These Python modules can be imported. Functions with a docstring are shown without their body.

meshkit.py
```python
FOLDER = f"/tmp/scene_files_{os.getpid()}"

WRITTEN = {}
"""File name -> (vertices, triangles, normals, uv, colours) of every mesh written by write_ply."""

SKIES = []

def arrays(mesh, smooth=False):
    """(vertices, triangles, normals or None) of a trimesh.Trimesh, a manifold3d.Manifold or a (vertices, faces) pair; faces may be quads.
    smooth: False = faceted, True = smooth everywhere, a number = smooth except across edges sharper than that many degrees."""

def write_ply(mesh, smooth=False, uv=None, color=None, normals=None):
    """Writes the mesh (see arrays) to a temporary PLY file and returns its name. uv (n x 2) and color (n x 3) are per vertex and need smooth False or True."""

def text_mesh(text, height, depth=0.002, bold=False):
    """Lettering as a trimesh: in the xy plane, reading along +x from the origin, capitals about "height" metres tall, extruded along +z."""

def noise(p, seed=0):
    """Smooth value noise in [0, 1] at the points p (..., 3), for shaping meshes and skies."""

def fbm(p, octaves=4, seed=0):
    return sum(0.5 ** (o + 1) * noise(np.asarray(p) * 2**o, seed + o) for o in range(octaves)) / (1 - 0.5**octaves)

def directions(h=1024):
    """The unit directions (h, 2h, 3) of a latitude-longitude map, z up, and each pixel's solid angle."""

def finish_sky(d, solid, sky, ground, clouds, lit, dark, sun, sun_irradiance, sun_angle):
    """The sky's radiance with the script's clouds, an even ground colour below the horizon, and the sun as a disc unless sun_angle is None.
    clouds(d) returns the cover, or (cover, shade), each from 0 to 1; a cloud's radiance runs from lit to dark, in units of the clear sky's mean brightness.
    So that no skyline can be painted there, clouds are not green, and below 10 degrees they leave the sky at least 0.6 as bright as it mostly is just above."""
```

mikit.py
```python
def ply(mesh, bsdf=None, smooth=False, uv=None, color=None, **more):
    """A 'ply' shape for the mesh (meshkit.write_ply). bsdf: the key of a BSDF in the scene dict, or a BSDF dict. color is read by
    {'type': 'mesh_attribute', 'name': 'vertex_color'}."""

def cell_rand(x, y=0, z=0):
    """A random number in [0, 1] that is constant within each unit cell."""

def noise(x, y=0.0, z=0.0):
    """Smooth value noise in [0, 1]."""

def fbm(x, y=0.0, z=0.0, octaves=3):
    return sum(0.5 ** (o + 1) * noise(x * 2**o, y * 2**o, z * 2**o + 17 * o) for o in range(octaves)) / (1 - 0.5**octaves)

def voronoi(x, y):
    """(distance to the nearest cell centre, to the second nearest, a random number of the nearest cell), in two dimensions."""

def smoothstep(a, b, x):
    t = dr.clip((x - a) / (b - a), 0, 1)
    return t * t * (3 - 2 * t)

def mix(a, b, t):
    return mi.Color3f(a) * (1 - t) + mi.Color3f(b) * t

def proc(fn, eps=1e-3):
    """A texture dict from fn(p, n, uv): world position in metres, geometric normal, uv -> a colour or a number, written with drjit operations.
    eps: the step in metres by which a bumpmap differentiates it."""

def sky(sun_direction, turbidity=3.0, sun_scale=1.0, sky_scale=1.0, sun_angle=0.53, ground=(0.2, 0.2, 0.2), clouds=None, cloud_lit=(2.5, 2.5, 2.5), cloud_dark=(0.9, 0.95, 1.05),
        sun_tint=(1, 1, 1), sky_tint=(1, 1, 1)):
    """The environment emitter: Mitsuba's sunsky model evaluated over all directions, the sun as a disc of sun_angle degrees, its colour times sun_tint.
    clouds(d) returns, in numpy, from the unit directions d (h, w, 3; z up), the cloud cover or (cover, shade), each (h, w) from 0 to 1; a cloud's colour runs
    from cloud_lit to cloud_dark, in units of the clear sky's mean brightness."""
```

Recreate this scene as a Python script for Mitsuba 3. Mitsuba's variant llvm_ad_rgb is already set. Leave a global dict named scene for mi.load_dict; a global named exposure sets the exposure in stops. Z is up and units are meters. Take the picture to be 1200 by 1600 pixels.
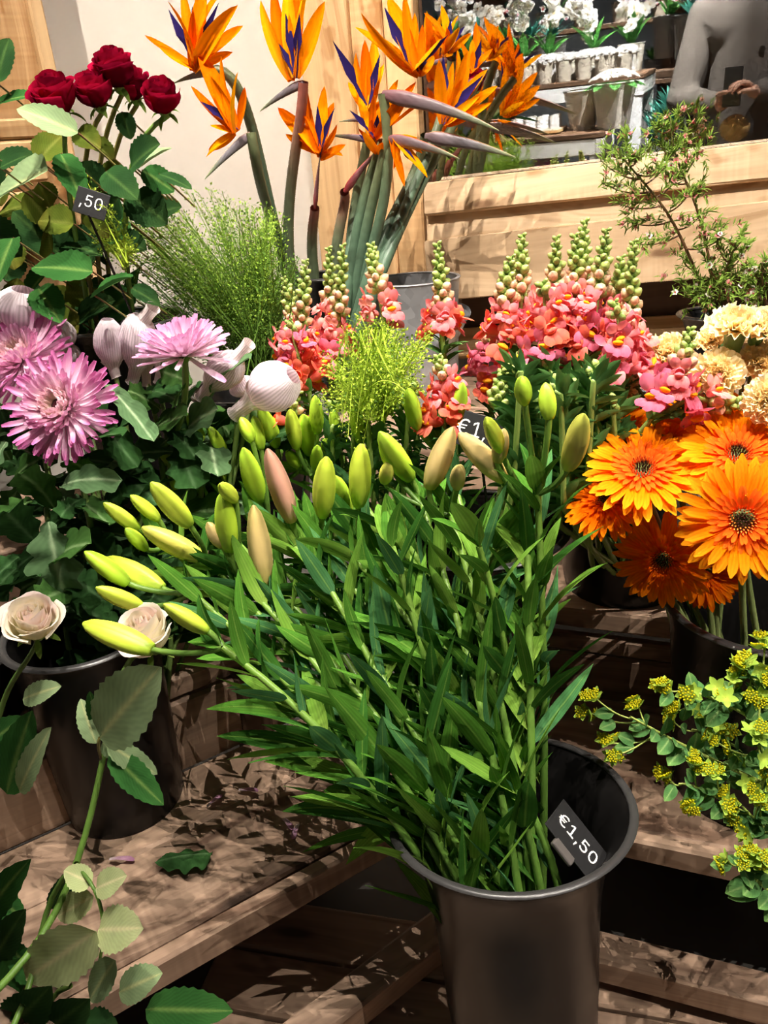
import math, random
import numpy as np
import trimesh, manifold3d
import mitsuba as mi
import drjit as dr
import mikit, meshkit
from scipy.interpolate import CubicSpline

# ------------------------------------------------------------------ camera, light, exposure
exposure = -0.75
CAM_HEIGHT, FOCAL = 1.10, 1240.0
down = np.array([230, 2800, 1240.0]); down /= np.linalg.norm(down)
axis_x = np.array([3400, 270, -1240.0]); axis_x -= down * (axis_x @ down); axis_x /= np.linalg.norm(axis_x)
ROT = np.array([axis_x, np.cross(-down, axis_x), -down])          # camera (right, down, forward) -> world (x, y, z)
EYE = np.array([0.0, 0.0, CAM_HEIGHT])
view_dir, view_up = ROT @ np.array([0, 0, 1.0]), ROT @ np.array([0, -1.0, 0])
T = mi.ScalarTransform4f
scene, labels = {"type": "scene"}, {}
scene["camera"] = {"type": "perspective", "fov": 2 * math.degrees(math.atan(600 / FOCAL)), "fov_axis": "x", "near_clip": 0.02, "far_clip": 50.0,
                   "to_world": T().look_at(origin=EYE.tolist(), target=(EYE + view_dir).tolist(), up=view_up.tolist())}


def lamp(name, pos, target, power, cutoff=30.0, beam=None, color=(1.0, 0.91, 0.80)):
    scene[name] = {"type": "spot", "to_world": T().look_at(origin=list(pos), target=list(target), up=[0.01, 1, 0.02]), "cutoff_angle": cutoff,
                   "beam_width": beam or cutoff * 0.55, "intensity": {"type": "rgb", "value": [power * c for c in color]}}


# ceiling spotlights over the flower corner (their housings are built further down) and over the rest of the shop
LAMPS = [((-1.05, 0.80, 2.80), (-1.05, 1.60, 1.05), 23.0, 40, 20), ((-0.45, 0.70, 2.80), (-0.45, 1.60, 0.95), 23.0, 40, 20), ((0.15, 0.75, 2.80), (0.0, 1.55, 0.85), 22.0, 40, 20), ((-0.52, 0.45, 2.80), (-0.56, 0.80, 0.40), 15.0, 30, 15), ((0.50, 0.15, 2.80), (0.00, 0.96, 0.70), 15.0, 27, 14), ((1.20, 0.50, 2.80), (0.03, 0.96, 0.30), 26.0, 24, 13),
         ((-0.20, 0.25, 2.80), (-0.66, -0.50, 1.10), 130.0, 24, 14), ((-0.6, -1.7, 2.80), (-1.3, -2.1, 1.3), 110.0, 55, 34), ((0.35, 0.55, 2.80), (0.05, -0.30, 1.15), 16.0, 26, 18)]
for i, (p, t, w, c, b) in enumerate(LAMPS):
    lamp(f"spot_light_{i}", p, t, w, c, b)
scene["daylight"] = {"type": "constant", "radiance": {"type": "rgb", "value": [0.075, 0.077, 0.083]}}


# ------------------------------------------------------------------ helpers
def ray(px, py):
    return ROT @ np.array([px - 600.0, py - 800.0, FOCAL])


def P(px, py, y=None, z=None, d=None):
    """The world point seen at a spot of the frame at the given world y, height z or depth d."""
    r = ray(px, py)
    s = y / r[1] if y is not None else (z - CAM_HEIGHT) / r[2] if z is not None else d / FOCAL
    return EYE + r * s


def per_px(p):
    return float((ROT.T @ (np.asarray(p) - EYE))[2]) / FOCAL          # metres for one pixel at p


def unit(v):
    v = np.asarray(v, float)
    return v / (np.linalg.norm(v) + 1e-12)


def lin(h):
    c = np.array([int(h[i:i + 2], 16) for i in (1, 3, 5)]) / 255.0
    return [float(x) for x in np.where(c <= 0.04045, c / 12.92, ((c + 0.055) / 1.055) ** 2.4)]


counts = {}


def numbered(key):
    n = counts.get(key, 0); counts[key] = n + 1
    return key if n == 0 else f"{key}_{n:03d}"


def thing(name, label, cat, group=None, kind=None):
    k = numbered(name)
    labels[k] = {"label": label, "category": cat}
    if group: labels[k]["group"] = group
    if kind: labels[k]["kind"] = kind
    return k


def struct(name, label, cat):
    k = numbered(name)
    labels[k] = {"label": label, "category": cat, "kind": "structure"}
    return k


def M4(pos=(0, 0, 0), d=(1, 0, 0), up=(0, 0, 1), s=1.0):
    """Local x along d, local z towards up."""
    x = unit(d); up = np.asarray(up, float)
    z = up - x * (up @ x)
    if np.linalg.norm(z) < 1e-6: z = np.cross(x, [0.3, 0.9, 0.2])
    z = unit(z); y = np.cross(z, x)
    m = np.eye(4); m[:3, :3] = np.stack([x, y, z], 1) * s; m[:3, 3] = pos
    return m


def rotz(a):
    c, s = math.cos(a), math.sin(a)
    m = np.eye(4); m[:2, :2] = [[c, -s], [s, c]]
    return m


def roty(a):
    c, s = math.cos(a), math.sin(a)
    m = np.eye(4); m[0, 0] = c; m[0, 2] = s; m[2, 0] = -s; m[2, 2] = c
    return m


def rotx(a):
    c, s = math.cos(a), math.sin(a)
    m = np.eye(4); m[1, 1] = c; m[1, 2] = -s; m[2, 1] = s; m[2, 2] = c
    return m


def tr(x, y, z):
    m = np.eye(4); m[:3, 3] = (x, y, z)
    return m


def xf(mesh, m):
    v = mesh[0] @ m[:3, :3].T + m[:3, 3]
    return (v, mesh[1], mesh[2]) if len(mesh) > 2 else (v, mesh[1])


def shape(mesh, mat, smooth=True):
    if isinstance(mesh, tuple):
        tm = trimesh.Trimesh(mesh[0], mesh[1], process=False)
        return mikit.ply(tm, mat, smooth=smooth, uv=mesh[2] if len(mesh) > 2 else None)
    return mikit.ply(mesh, mat, smooth=smooth)


def part(parent, name, mesh, mat=None, smooth=True, M=None, label=None, kind=None):
    """One entry of the scene: mesh data, or a ply dict that several entries share."""
    k = numbered(f"{parent}__{name}") if parent else name
    d = dict(mesh) if isinstance(mesh, dict) else shape(mesh, mat, smooth)
    if M is not None: d["to_world"] = T(np.ascontiguousarray(M))
    scene[k] = d
    if label or kind:
        labels[k] = {}
        if label: labels[k]["label"] = label
        if kind: labels[k]["kind"] = kind
    return k


def join(ms):
    vs, fs, us, o = [], [], [], 0
    for m in ms:
        vs.append(m[0]); fs.append(m[1] + o); us.append(m[2]); o += len(m[0])
    return np.vstack(vs), np.vstack(fs), np.vstack(us)


# colours of plant matter: base, middle, tip, midrib, midrib strength, stripe count, stripe strength, mottling
ROWS, ROW_DATA = {}, []


def row(name, c0, c1, c2, rib=None, ribamt=0.0, freq=0.0, amp=0.0, mott=0.15):
    ROWS[name] = len(ROW_DATA)
    ROW_DATA.append([*lin(c0), *lin(c1), *lin(c2), *lin(rib or c1), ribamt, freq, amp, mott])


def grid(pts, k):
    """pts (n+1, m+1, 3): first index along the blade, second across it."""
    n, m = pts.shape[0] - 1, pts.shape[1] - 1
    i, j = np.meshgrid(np.arange(n), np.arange(m), indexing="ij")
    a = (i * (m + 1) + j).ravel(); b = a + m + 1
    f = np.vstack([np.stack([a, b, b + 1], 1), np.stack([a, b + 1, a + 1], 1)])
    t, s = np.meshgrid(np.linspace(0, 1, n + 1), np.linspace(0.02, 0.98, m + 1), indexing="ij")
    return pts.reshape(-1, 3), f, np.stack([t.ravel(), s.ravel() + ROWS[k]], 1)


def pr_lance(t): return 2.35 * t ** 0.55 * (1 - t) ** 0.85 + 0.12 * (1 - t) * (t < 0.999)
def pr_oval(t): return np.clip(2.42 * t ** 0.55 * (1 - t) ** 0.75 + 0.02, 0, 1.1)
def pr_sepal(t): return 2.2 * (t + 0.06) ** 0.7 * np.maximum(1 - t, 0) ** 0.72 + 0.10 * (1 - t)
def pr_ray(t): return np.sin(np.pi / 2 * np.clip(t / 0.55 + 0.25, 0, 1)) * np.sqrt(np.clip(1 - (np.clip(t - 0.72, 0, 1) / 0.285) ** 2, 0, 1))
def pr_strap(t): return np.clip(0.55 + 0.6 * t, 0, 1) * np.sqrt(np.clip(1 - 0.72 * (np.clip(t - 0.84, 0, 1) / 0.16) ** 2.2, 0, 1))
def pr_round(t): return np.sqrt(np.clip(1 - (2 * t - 1) ** 2, 0, 1)) + 0.03
def pr_arrow(t): return np.where(t < 0.45, 0.35, np.where(t < 0.55, 0.35 + 6.5 * (t - 0.45), np.clip(2.2 * (1 - t), 0, 1)))
def pr_mum(t): return np.clip((1.9 * t ** 0.7 * (1 - t) ** 0.35) * (0.62 + 0.38 * np.abs(np.cos(3.2 * np.pi * t ** 0.9))), 0, 1) + 0.05


def blade(A, B, W, up, bow=0.0, cup=0.2, roll=0.0, twist=0.0, prof=pr_lance, n=8, m=2, k="lily_leaf", wave=0.0, waves=3.0, ctrl=None):
    """A leaf or petal from A to B, width W, its upper face towards up, arched by bow."""
    A, B, up = (np.asarray(q, float) for q in (A, B, up))
    L = np.linalg.norm(B - A); d = unit(B - A)
    upn = up - d * (up @ d)
    if np.linalg.norm(upn) < 1e-5: upn = np.cross(d, [0.31, 0.2, 0.9])
    upn = unit(upn)
    c = (A + B) / 2 + upn * bow * L if ctrl is None else np.asarray(ctrl, float)
    t = np.linspace(0, 1, n + 1)[:, None]
    sp = (1 - t) ** 2 * A + 2 * t * (1 - t) * c + t * t * B
    tg = 2 * (1 - t) * (c - A) + 2 * t * (B - c)
    tg /= np.linalg.norm(tg, axis=1, keepdims=True) + 1e-12
    S = np.cross(tg, upn); S /= np.linalg.norm(S, axis=1, keepdims=True) + 1e-9
    N = np.cross(S, tg)
    a = (roll + twist * t)
    S, N = S * np.cos(a) + N * np.sin(a), -S * np.sin(a) + N * np.cos(a)
    w = (W / 2 * np.clip(prof(t[:, 0]), 0, 1.2))[:, None, None]
    s = np.linspace(-1, 1, m + 1)[None, :, None]
    lift = cup * w * np.abs(s) ** 1.6 + wave * W * np.sin(waves * 2 * np.pi * t[:, :, None] + 1.5 * s) * np.abs(s)
    return grid(sp[:, None] + S[:, None] * (w * s) + N[:, None] * lift, k)


def tube(pts, rad, sides=6, k="stem", caps=True):
    p = np.asarray(pts, float); n = len(p)
    r = np.broadcast_to(np.asarray(rad, float), (n,)) if np.ndim(rad) < 2 else rad
    tg = np.gradient(p, axis=0); tg /= np.linalg.norm(tg, axis=1, keepdims=True) + 1e-12
    ref = np.array([0, 0, 1.0]) if abs(tg[0][2]) < 0.9 else np.array([1.0, 0, 0])
    a = unit(np.cross(tg[0], ref)); A = []
    for q in tg:
        a = unit(a - q * (a @ q)); A.append(a)
    A = np.array(A); Bn = np.cross(tg, A)
    ang = np.linspace(0, 2 * np.pi, sides + 1)
    v = p[:, None] + r[:, None, None] * (np.cos(ang)[None, :, None] * A[:, None] + np.sin(ang)[None, :, None] * Bn[:, None])
    return grid(v, k)


def bez(A, C, B, n=10):
    t = np.linspace(0, 1, n + 1)[:, None]
    A, C, B = (np.asarray(q, float) for q in (A, C, B))
    return (1 - t) ** 2 * A + 2 * t * (1 - t) * C + t * t * B


def through(A, Mid, B, u=0.5, n=12):
    """A smooth line from A through Mid to B."""
    A, Mid, B = (np.asarray(q, float) for q in (A, Mid, B))
    c = (Mid - (1 - u) ** 2 * A - u * u * B) / (2 * u * (1 - u))
    return bez(A, c, B, n)


def lathe(prof, sides=16, k="stem", lobes=0, amp=0.0, flat=1.0, M=None, crease=False):
    """Turned about local z: prof rows of (r, z)."""
    pr = np.asarray(prof, float)
    a = np.linspace(0, 2 * np.pi, sides + 1)
    r = pr[:, 0][:, None] * (1 - amp + 2 * amp * np.abs(np.sin(lobes * a / 2))[None] ** 0.7 if crease else 1 + amp * np.cos(lobes * a)[None])
    v = np.stack([r * np.cos(a), r * np.sin(a) * flat, np.broadcast_to(pr[:, 1][:, None], r.shape)], -1)
    g = grid(v, k)
    return xf(g, M) if M is not None else g


def spline(pts, n):
    """A smooth line through points, spaced by their distances."""
    pts = np.asarray(pts, float)
    t = np.concatenate([[0], np.cumsum(np.linalg.norm(np.diff(pts, axis=0), axis=1) ** 0.5)])
    return CubicSpline(t, pts)(np.linspace(0, t[-1], n))


def MZ(pos, axis, s=1.0, spin=0.0):
    """Local z along axis."""
    z = unit(axis); x = np.cross(z, [0.21, 0.34, 0.91] if abs(z[2]) < 0.95 else [1.0, 0.1, 0])
    x = unit(x); y = np.cross(z, x)
    m = np.eye(4); m[:3, :3] = np.stack([x, y, z], 1) * s; m[:3, 3] = pos
    return m @ rotz(spin)


def ellip(r, h, n=7, sharp=1.0):
    t = np.linspace(0, 1, n + 1)
    return np.stack([r * np.sin(np.pi * t ** sharp) ** 0.8, h * t], 1)


def board(L, W, H, bev=0.004, seed=0, wob=0.0):
    """A plank centred on the origin, length on x, bevelled; uv in metres with an offset of its own."""
    rg = np.random.default_rng(seed)
    n = max(1, int(L / 0.12))
    xs = np.concatenate([[-L / 2, -L / 2 + bev], np.linspace(-L / 2, L / 2, n + 1)[1:-1], [L / 2 - bev, L / 2]])
    y, z, b = W / 2, H / 2, min(bev, H * 0.3)
    ring = np.array([[-y, -z + b], [-y + b, -z], [y - b, -z], [y, -z + b], [y, z - b], [y - b, z], [-y + b, z], [-y, z - b]])
    V = []
    for i, x in enumerate(xs):
        s = b if i in (0, len(xs) - 1) else 0.0
        q = ring.copy(); q[:, 0] -= np.sign(q[:, 0]) * s; q[:, 1] -= np.sign(q[:, 1]) * s
        q += rg.normal(0, wob, q.shape) if wob else 0
        V.append(np.column_stack([np.full(8, x), q]))
    V = np.array(V); m = len(xs)
    F = []
    for i in range(m - 1):
        for j in range(8):
            a, c = i * 8 + j, i * 8 + (j + 1) % 8
            F += [[a, c, c + 8], [a, c + 8, a + 8]]
    for j in range(1, 7):
        F += [[0, j + 1, j], [(m - 1) * 8, (m - 1) * 8 + j, (m - 1) * 8 + j + 1]]
    V = V.reshape(-1, 3); F = np.array(F)
    off = rg.uniform(0, 40, 2)
    uv = np.stack([V[:, 0] + off[0], V[:, 1] + 1.13 * V[:, 2] + off[1]], 1)
    return V, F, uv


def plank(parent, name, c, d, up, L, W, H, mat, seed, bev=0.004, wob=0.0006, label=None):
    return part(parent, name, board(L, W, H, bev, seed, wob), mat, smooth=False, M=M4(c, d, up), label=label)


def rbox(sx, sy, sz, r=0.004):
    """A box with rounded edges, as the hull of small spheres."""
    r = min(r, sx / 2.01, sy / 2.01, sz / 2.01)
    s = trimesh.creation.icosphere(1, r).vertices
    pts = np.vstack([s + [x * (sx / 2 - r), y * (sy / 2 - r), z * (sz / 2 - r)] for x in (-1, 1) for y in (-1, 1) for z in (-1, 1)])
    return trimesh.convex.convex_hull(pts)


def tmx(tm, m):
    tm = tm.copy(); tm.apply_transform(m); return tm


def text_on(text, height, M, depth=0.0006, bold=False):
    tm = meshkit.text_mesh(text, height, depth, bold)
    tm.apply_translation([-tm.bounds[:, 0].mean(), -tm.bounds[:, 1].mean(), 0])
    tm.apply_transform(M)
    return tm
# ------------------------------------------------------------------ materials
for nm, c in (("lily_leaf", ("#54822e", "#477628", "#52862e")), ("lily_leaf_dark", ("#42702a", "#346224", "#3e702a")), ("lily_leaf_light", ("#7fa043", "#6d9838", "#6a9a3a")), ("lily_leaf_blue", ("#4a7a4c", "#3f6e40", "#4e824a"))):
    row(nm, *c, rib="#86a84e", ribamt=0.35, freq=6, amp=0.10)
row("lily_stem", "#54742e", "#5c8234", "#74983e", mott=0.2)
row("lily_bud", "#8cb430", "#aed03a", "#9cc236", freq=3, amp=0.26, mott=0.08)
row("lily_bud_bright", "#a4c43c", "#c8da48", "#b2c83e", freq=3, amp=0.24, mott=0.08)
row("lily_bud_yellow", "#b9c650", "#d6d05e", "#a9b048", freq=3, amp=0.24, mott=0.1)
row("lily_bud_pink", "#c9a680", "#cf9a88", "#b0826e", freq=3, amp=0.24, mott=0.12)
row("lily_bud_tan", "#c4b860", "#c8b074", "#a89658", freq=3, amp=0.26, mott=0.12)
row("rose_red", "#560516", "#8e0a2a", "#b2143c", mott=0.2)
row("rose_red_dark", "#3a0412", "#660820", "#8a0c2e", mott=0.3)
row("rose_cream", "#d6dca8", "#ebe6c8", "#f0e6d6", mott=0.12)
row("rose_cream_pink", "#e2dabc", "#f0e0d6", "#f2e2dc", mott=0.15)
row("rose_leaf", "#35602e", "#2c5528", "#35602e", rib="#6f8c4a", ribamt=0.6, freq=14, amp=0.07)
row("rose_leaf_dark", "#2a4a26", "#243f22", "#2f4a26", rib="#4e6a38", ribamt=0.5, freq=14, amp=0.07)
row("rose_leaf_olive", "#5e6a26", "#4f5e22", "#5a5a22", rib="#7e8440", ribamt=0.5, freq=14, amp=0.07)
row("rose_leaf_pale", "#8fa678", "#88a074", "#94aa7c", rib="#b8be88", ribamt=0.9, freq=12, amp=0.05)
row("rose_leaf_under", "#b6c088", "#aebb84", "#b8c08c", rib="#d4d0a0", ribamt=0.9, freq=12, amp=0.05)
row("rose_stem", "#4e6a2c", "#5c8034", "#6a8a3c", mott=0.25)
row("rose_stem_brown", "#6a4a30", "#7a7040", "#8a8448", mott=0.25)
row("mum_out", "#f6e6ec", "#efd0e2", "#d477b4", mott=0.08)
row("mum_mid", "#f6ece8", "#f2d8e2", "#e2a8cc", mott=0.08)
row("mum_in", "#efe6cc", "#f2e2da", "#ecc8d4", mott=0.08)
row("mum_pale", "#f2e6e4", "#ecd0e0", "#d8a0c8", mott=0.08)
row("mum_eye", "#3a1420", "#3a1420", "#5a2030")
row("mum_leaf", "#446632", "#385a2a", "#3e602e", rib="#7d9a68", ribamt=0.7, freq=8, amp=0.06, mott=0.25)
row("mum_leaf_dark", "#2f4f2a", "#284624", "#2e4e28", rib="#56744e", ribamt=0.6, freq=8, amp=0.06, mott=0.25)
row("mum_leaf_gray", "#5c7854", "#516e4a", "#5a7a52", rib="#a0b890", ribamt=0.8, freq=8, amp=0.06, mott=0.25)
row("mum_stem", "#56703a", "#64803f", "#6c8646")
row("net", "#e8dcd8", "#efdde8", "#efe2e8", freq=44, amp=0.2, mott=0.06)
row("net_tail", "#ddd3d0", "#e8dada", "#eae0de", freq=22, amp=0.14, mott=0.06)
row("calyx", "#5a7a34", "#6a8a3c", "#8aa04c")
row("snap_pink", "#f4b4a4", "#ee8c8e", "#ea7884", mott=0.1)
row("snap_coral", "#f29a80", "#ee6e60", "#f07a5c", mott=0.1)
row("snap_rose", "#e8a0a8", "#de748c", "#dc6684", mott=0.1)
row("snap_pale", "#f4c8b0", "#f0a098", "#ea8a8c", mott=0.1)
row("snap_palate", "#ffb020", "#ffc02a", "#ff9a30")
row("snap_bud", "#86a24c", "#98ae58", "#a8b266", freq=5, amp=0.1)
row("snap_bud_pink", "#a0aa62", "#ccae80", "#e0a28a", freq=5, amp=0.1)
row("snap_leaf", "#6e9a56", "#629050", "#70a05a", rib="#7a9858", ribamt=0.4)
row("snap_leaf_dark", "#507c44", "#46723c", "#528048", rib="#5a7a48", ribamt=0.4)
row("snap_stem", "#7f9a4c", "#88a452", "#94aa5a")
row("strel_orange", "#f08a10", "#fb9a08", "#f58a06", rib="#d86808", ribamt=0.35, freq=4, amp=0.07, mott=0.06)
row("strel_yellow", "#f0a020", "#fcae10", "#fba60c", rib="#e08808", ribamt=0.3, freq=4, amp=0.07, mott=0.06)
row("strel_deep", "#e06a08", "#f07a06", "#ee6a06", rib="#b84e08", ribamt=0.4, freq=4, amp=0.07, mott=0.06)
row("strel_blue", "#4a3a78", "#2f2560", "#241c50", mott=0.15)
row("strel_bract", "#6c4a50", "#65585c", "#74805e", rib="#c8603a", ribamt=0.9, freq=9, amp=0.06, mott=0.25)
row("strel_bract_red", "#a03e42", "#86545a", "#7c6458", rib="#d8502a", ribamt=0.9, freq=9, amp=0.06, mott=0.25)
row("strel_bract_gray", "#7e6e74", "#6e6a70", "#88946e", rib="#e09a50", ribamt=0.7, freq=9, amp=0.07, mott=0.3)
row("strel_stem", "#4a6450", "#56705a", "#6a7250", mott=0.25)
row("strel_stem_red", "#4a6450", "#5c6a50", "#96564c", mott=0.25)
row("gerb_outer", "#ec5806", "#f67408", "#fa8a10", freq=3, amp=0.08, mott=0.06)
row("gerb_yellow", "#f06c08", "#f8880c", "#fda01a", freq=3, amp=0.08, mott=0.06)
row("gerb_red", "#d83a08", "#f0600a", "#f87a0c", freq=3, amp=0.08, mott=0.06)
row("gerb_inner", "#e24a10", "#f0661a", "#f47a20")
row("gerb_disc", "#c8401a", "#e06a28", "#f0a040")
row("gerb_eye", "#2a1210", "#381a14", "#4a2418")
row("gerb_calyx", "#4a5a2c", "#5a6a34", "#6a7a3c")
row("gerb_stem", "#7a8a4c", "#86965a", "#8a9a5c")
row("carn", "#ecd290", "#f8e6b2", "#fbf0cc", mott=0.12)
row("carn_warm", "#e0b878", "#f0d49c", "#f6e2b0", mott=0.12)
row("carn_calyx", "#4f7440", "#6a8f52", "#8aa868", freq=5, amp=0.08)
row("pepper_stem", "#5c8432", "#70983a", "#92b24a")
row("pepper_pod", "#86a840", "#90b244", "#a0be50")
row("pepper_dark", "#4f7030", "#5a7c34", "#6a8a3c")
row("pepper_lime", "#a8c440", "#b0cc48", "#bcd454")
row("bup_leaf", "#5f8a50", "#4f7c46", "#6a9450", rib="#94b070", ribamt=0.6, freq=8, amp=0.05)
row("bup_bract", "#b0c650", "#9cbc4a", "#a8c854")
row("bup_flower", "#c0b81c", "#ccc420", "#d8d02c")
row("bup_stem", "#9aaa50", "#a4b45a", "#a8b85c")
row("wax_twig", "#6a4a34", "#7a5a3c", "#7c8048")
row("wax_needle", "#5f7a30", "#6d8a38", "#8aa048")
row("wax_pink", "#e8a8a0", "#e49490", "#f0b8b0")
row("wax_white", "#f0e4da", "#f4ece4", "#f0e0dc")
row("wax_eye", "#9a2a3a", "#a83444", "#b84454")
row("fallen", "#e6d8dc", "#c8a0b8", "#a87898")
row("orchid", "#f2f0e8", "#f8f6f2", "#f8f6f4")
row("pot_leaf", "#3a6a34", "#3f7a3a", "#4f8a44", rib="#7aa468", ribamt=0.4)
row("teal_leaf", "#2f6a62", "#3a7a70", "#4a8a80", rib="#7aa8a0", ribamt=0.4)
row("stem0", "#000000", "#000000", "#000000")
TABLE = [mi.Float(np.ascontiguousarray(np.array(ROW_DATA)[:, i]).astype(np.float32)) for i in range(16)]


def plant_colour(p, n, uv):
    k = mi.UInt32(dr.clip(dr.floor(uv.y), 0, len(ROW_DATA) - 1))
    g = [dr.gather(mi.Float, a, k) for a in TABLE]
    t, s = dr.clip(uv.x, 0, 1), uv.y - dr.floor(uv.y)
    c = mikit.mix(mikit.mix(mi.Color3f(g[0], g[1], g[2]), mi.Color3f(g[3], g[4], g[5]), mikit.smoothstep(0.0, 0.45, t)), mi.Color3f(g[6], g[7], g[8]), mikit.smoothstep(0.5, 1.0, t))
    c = mikit.mix(c, mi.Color3f(g[9], g[10], g[11]), g[12] * dr.exp(-dr.square((s - 0.5) / 0.055)))
    vein = dr.sin(2 * dr.pi * g[13] * s + dr.select(g[13] > 10, 0.0, 0.5 * dr.pi)) * dr.select(g[13] < 3.5, -1.0, 1.0)
    vein = dr.select((g[13] > 7) & (g[13] < 15), dr.sin(2 * dr.pi * g[13] * (t * 0.9 - dr.abs(s - 0.5) * 0.8)), vein)
    f = 1 + g[14] * vein + g[15] * (mikit.noise(p.x * 95, p.y * 95, p.z * 95) + mikit.noise(p.x * 31, p.y * 31, p.z * 31) - 1.0)
    return dr.clip(c * f, 0, 1)


PC = mikit.proc(plant_colour)
scene["soft_petal"] = {"type": "principledthin", "base_color": PC, "roughness": 0.62, "diff_trans": 0.55, "eta": 1.35}
scene["leaf_skin"] = {"type": "principledthin", "base_color": PC, "roughness": 0.36, "diff_trans": 0.35, "eta": 1.45}
scene["leaf_gloss"] = {"type": "principledthin", "base_color": PC, "roughness": 0.25, "diff_trans": 0.22, "eta": 1.55}
scene["plant_solid"] = {"type": "twosided", "bsdf": {"type": "principled", "base_color": PC, "roughness": 0.42, "specular": 0.45}}


def wood(pale, dark, knot, streak):
    def fn(p, n, uv):
        x, y = uv.x, uv.y
        w = mikit.fbm(x * 2.2, y * 9.0, 3.1)
        fine = mikit.fbm(x * 9.0 + 3 * w, y * 260.0 + 30 * w, 1.7)
        ring = mikit.noise(x * 1.4 + w, y * 62.0 + 16.0 * w, 2.0)
        band = mikit.smoothstep(0.55, 0.78, mikit.fbm(x * 1.7, y * 34.0 + 11.0 * w, 8.0))
        d, _, r = mikit.voronoi(x * 3.0, y * 9.0)
        kn = mikit.smoothstep(0.13, 0.04, d) * (r > 0.72)
        halo = mikit.smoothstep(0.34, 0.08, d) * (r > 0.72)
        saw = mikit.noise(x * 190.0, y * 3.0, 4.0) * mikit.smoothstep(0.45, 0.7, mikit.noise(x * 2.0, y * 7.0, 12.0))
        spot = mikit.smoothstep(0.66, 0.80, mikit.fbm(x * 16.0, y * 26.0, 21.0))
        a = dr.clip(streak * (0.50 * fine + 0.45 * ring + 0.55 * band + 0.35 * halo - 0.18) + 0.30 * saw * streak + 0.45 * spot, 0, 1)
        c = mikit.mix(mikit.mix(mi.Color3f(*pale), mi.Color3f(*dark), a), mi.Color3f(*knot), 0.85 * kn)
        return c * (0.84 + 0.30 * mikit.noise(x * 1.3, dr.floor(y * 1.0), 9.0))
    return fn


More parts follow.
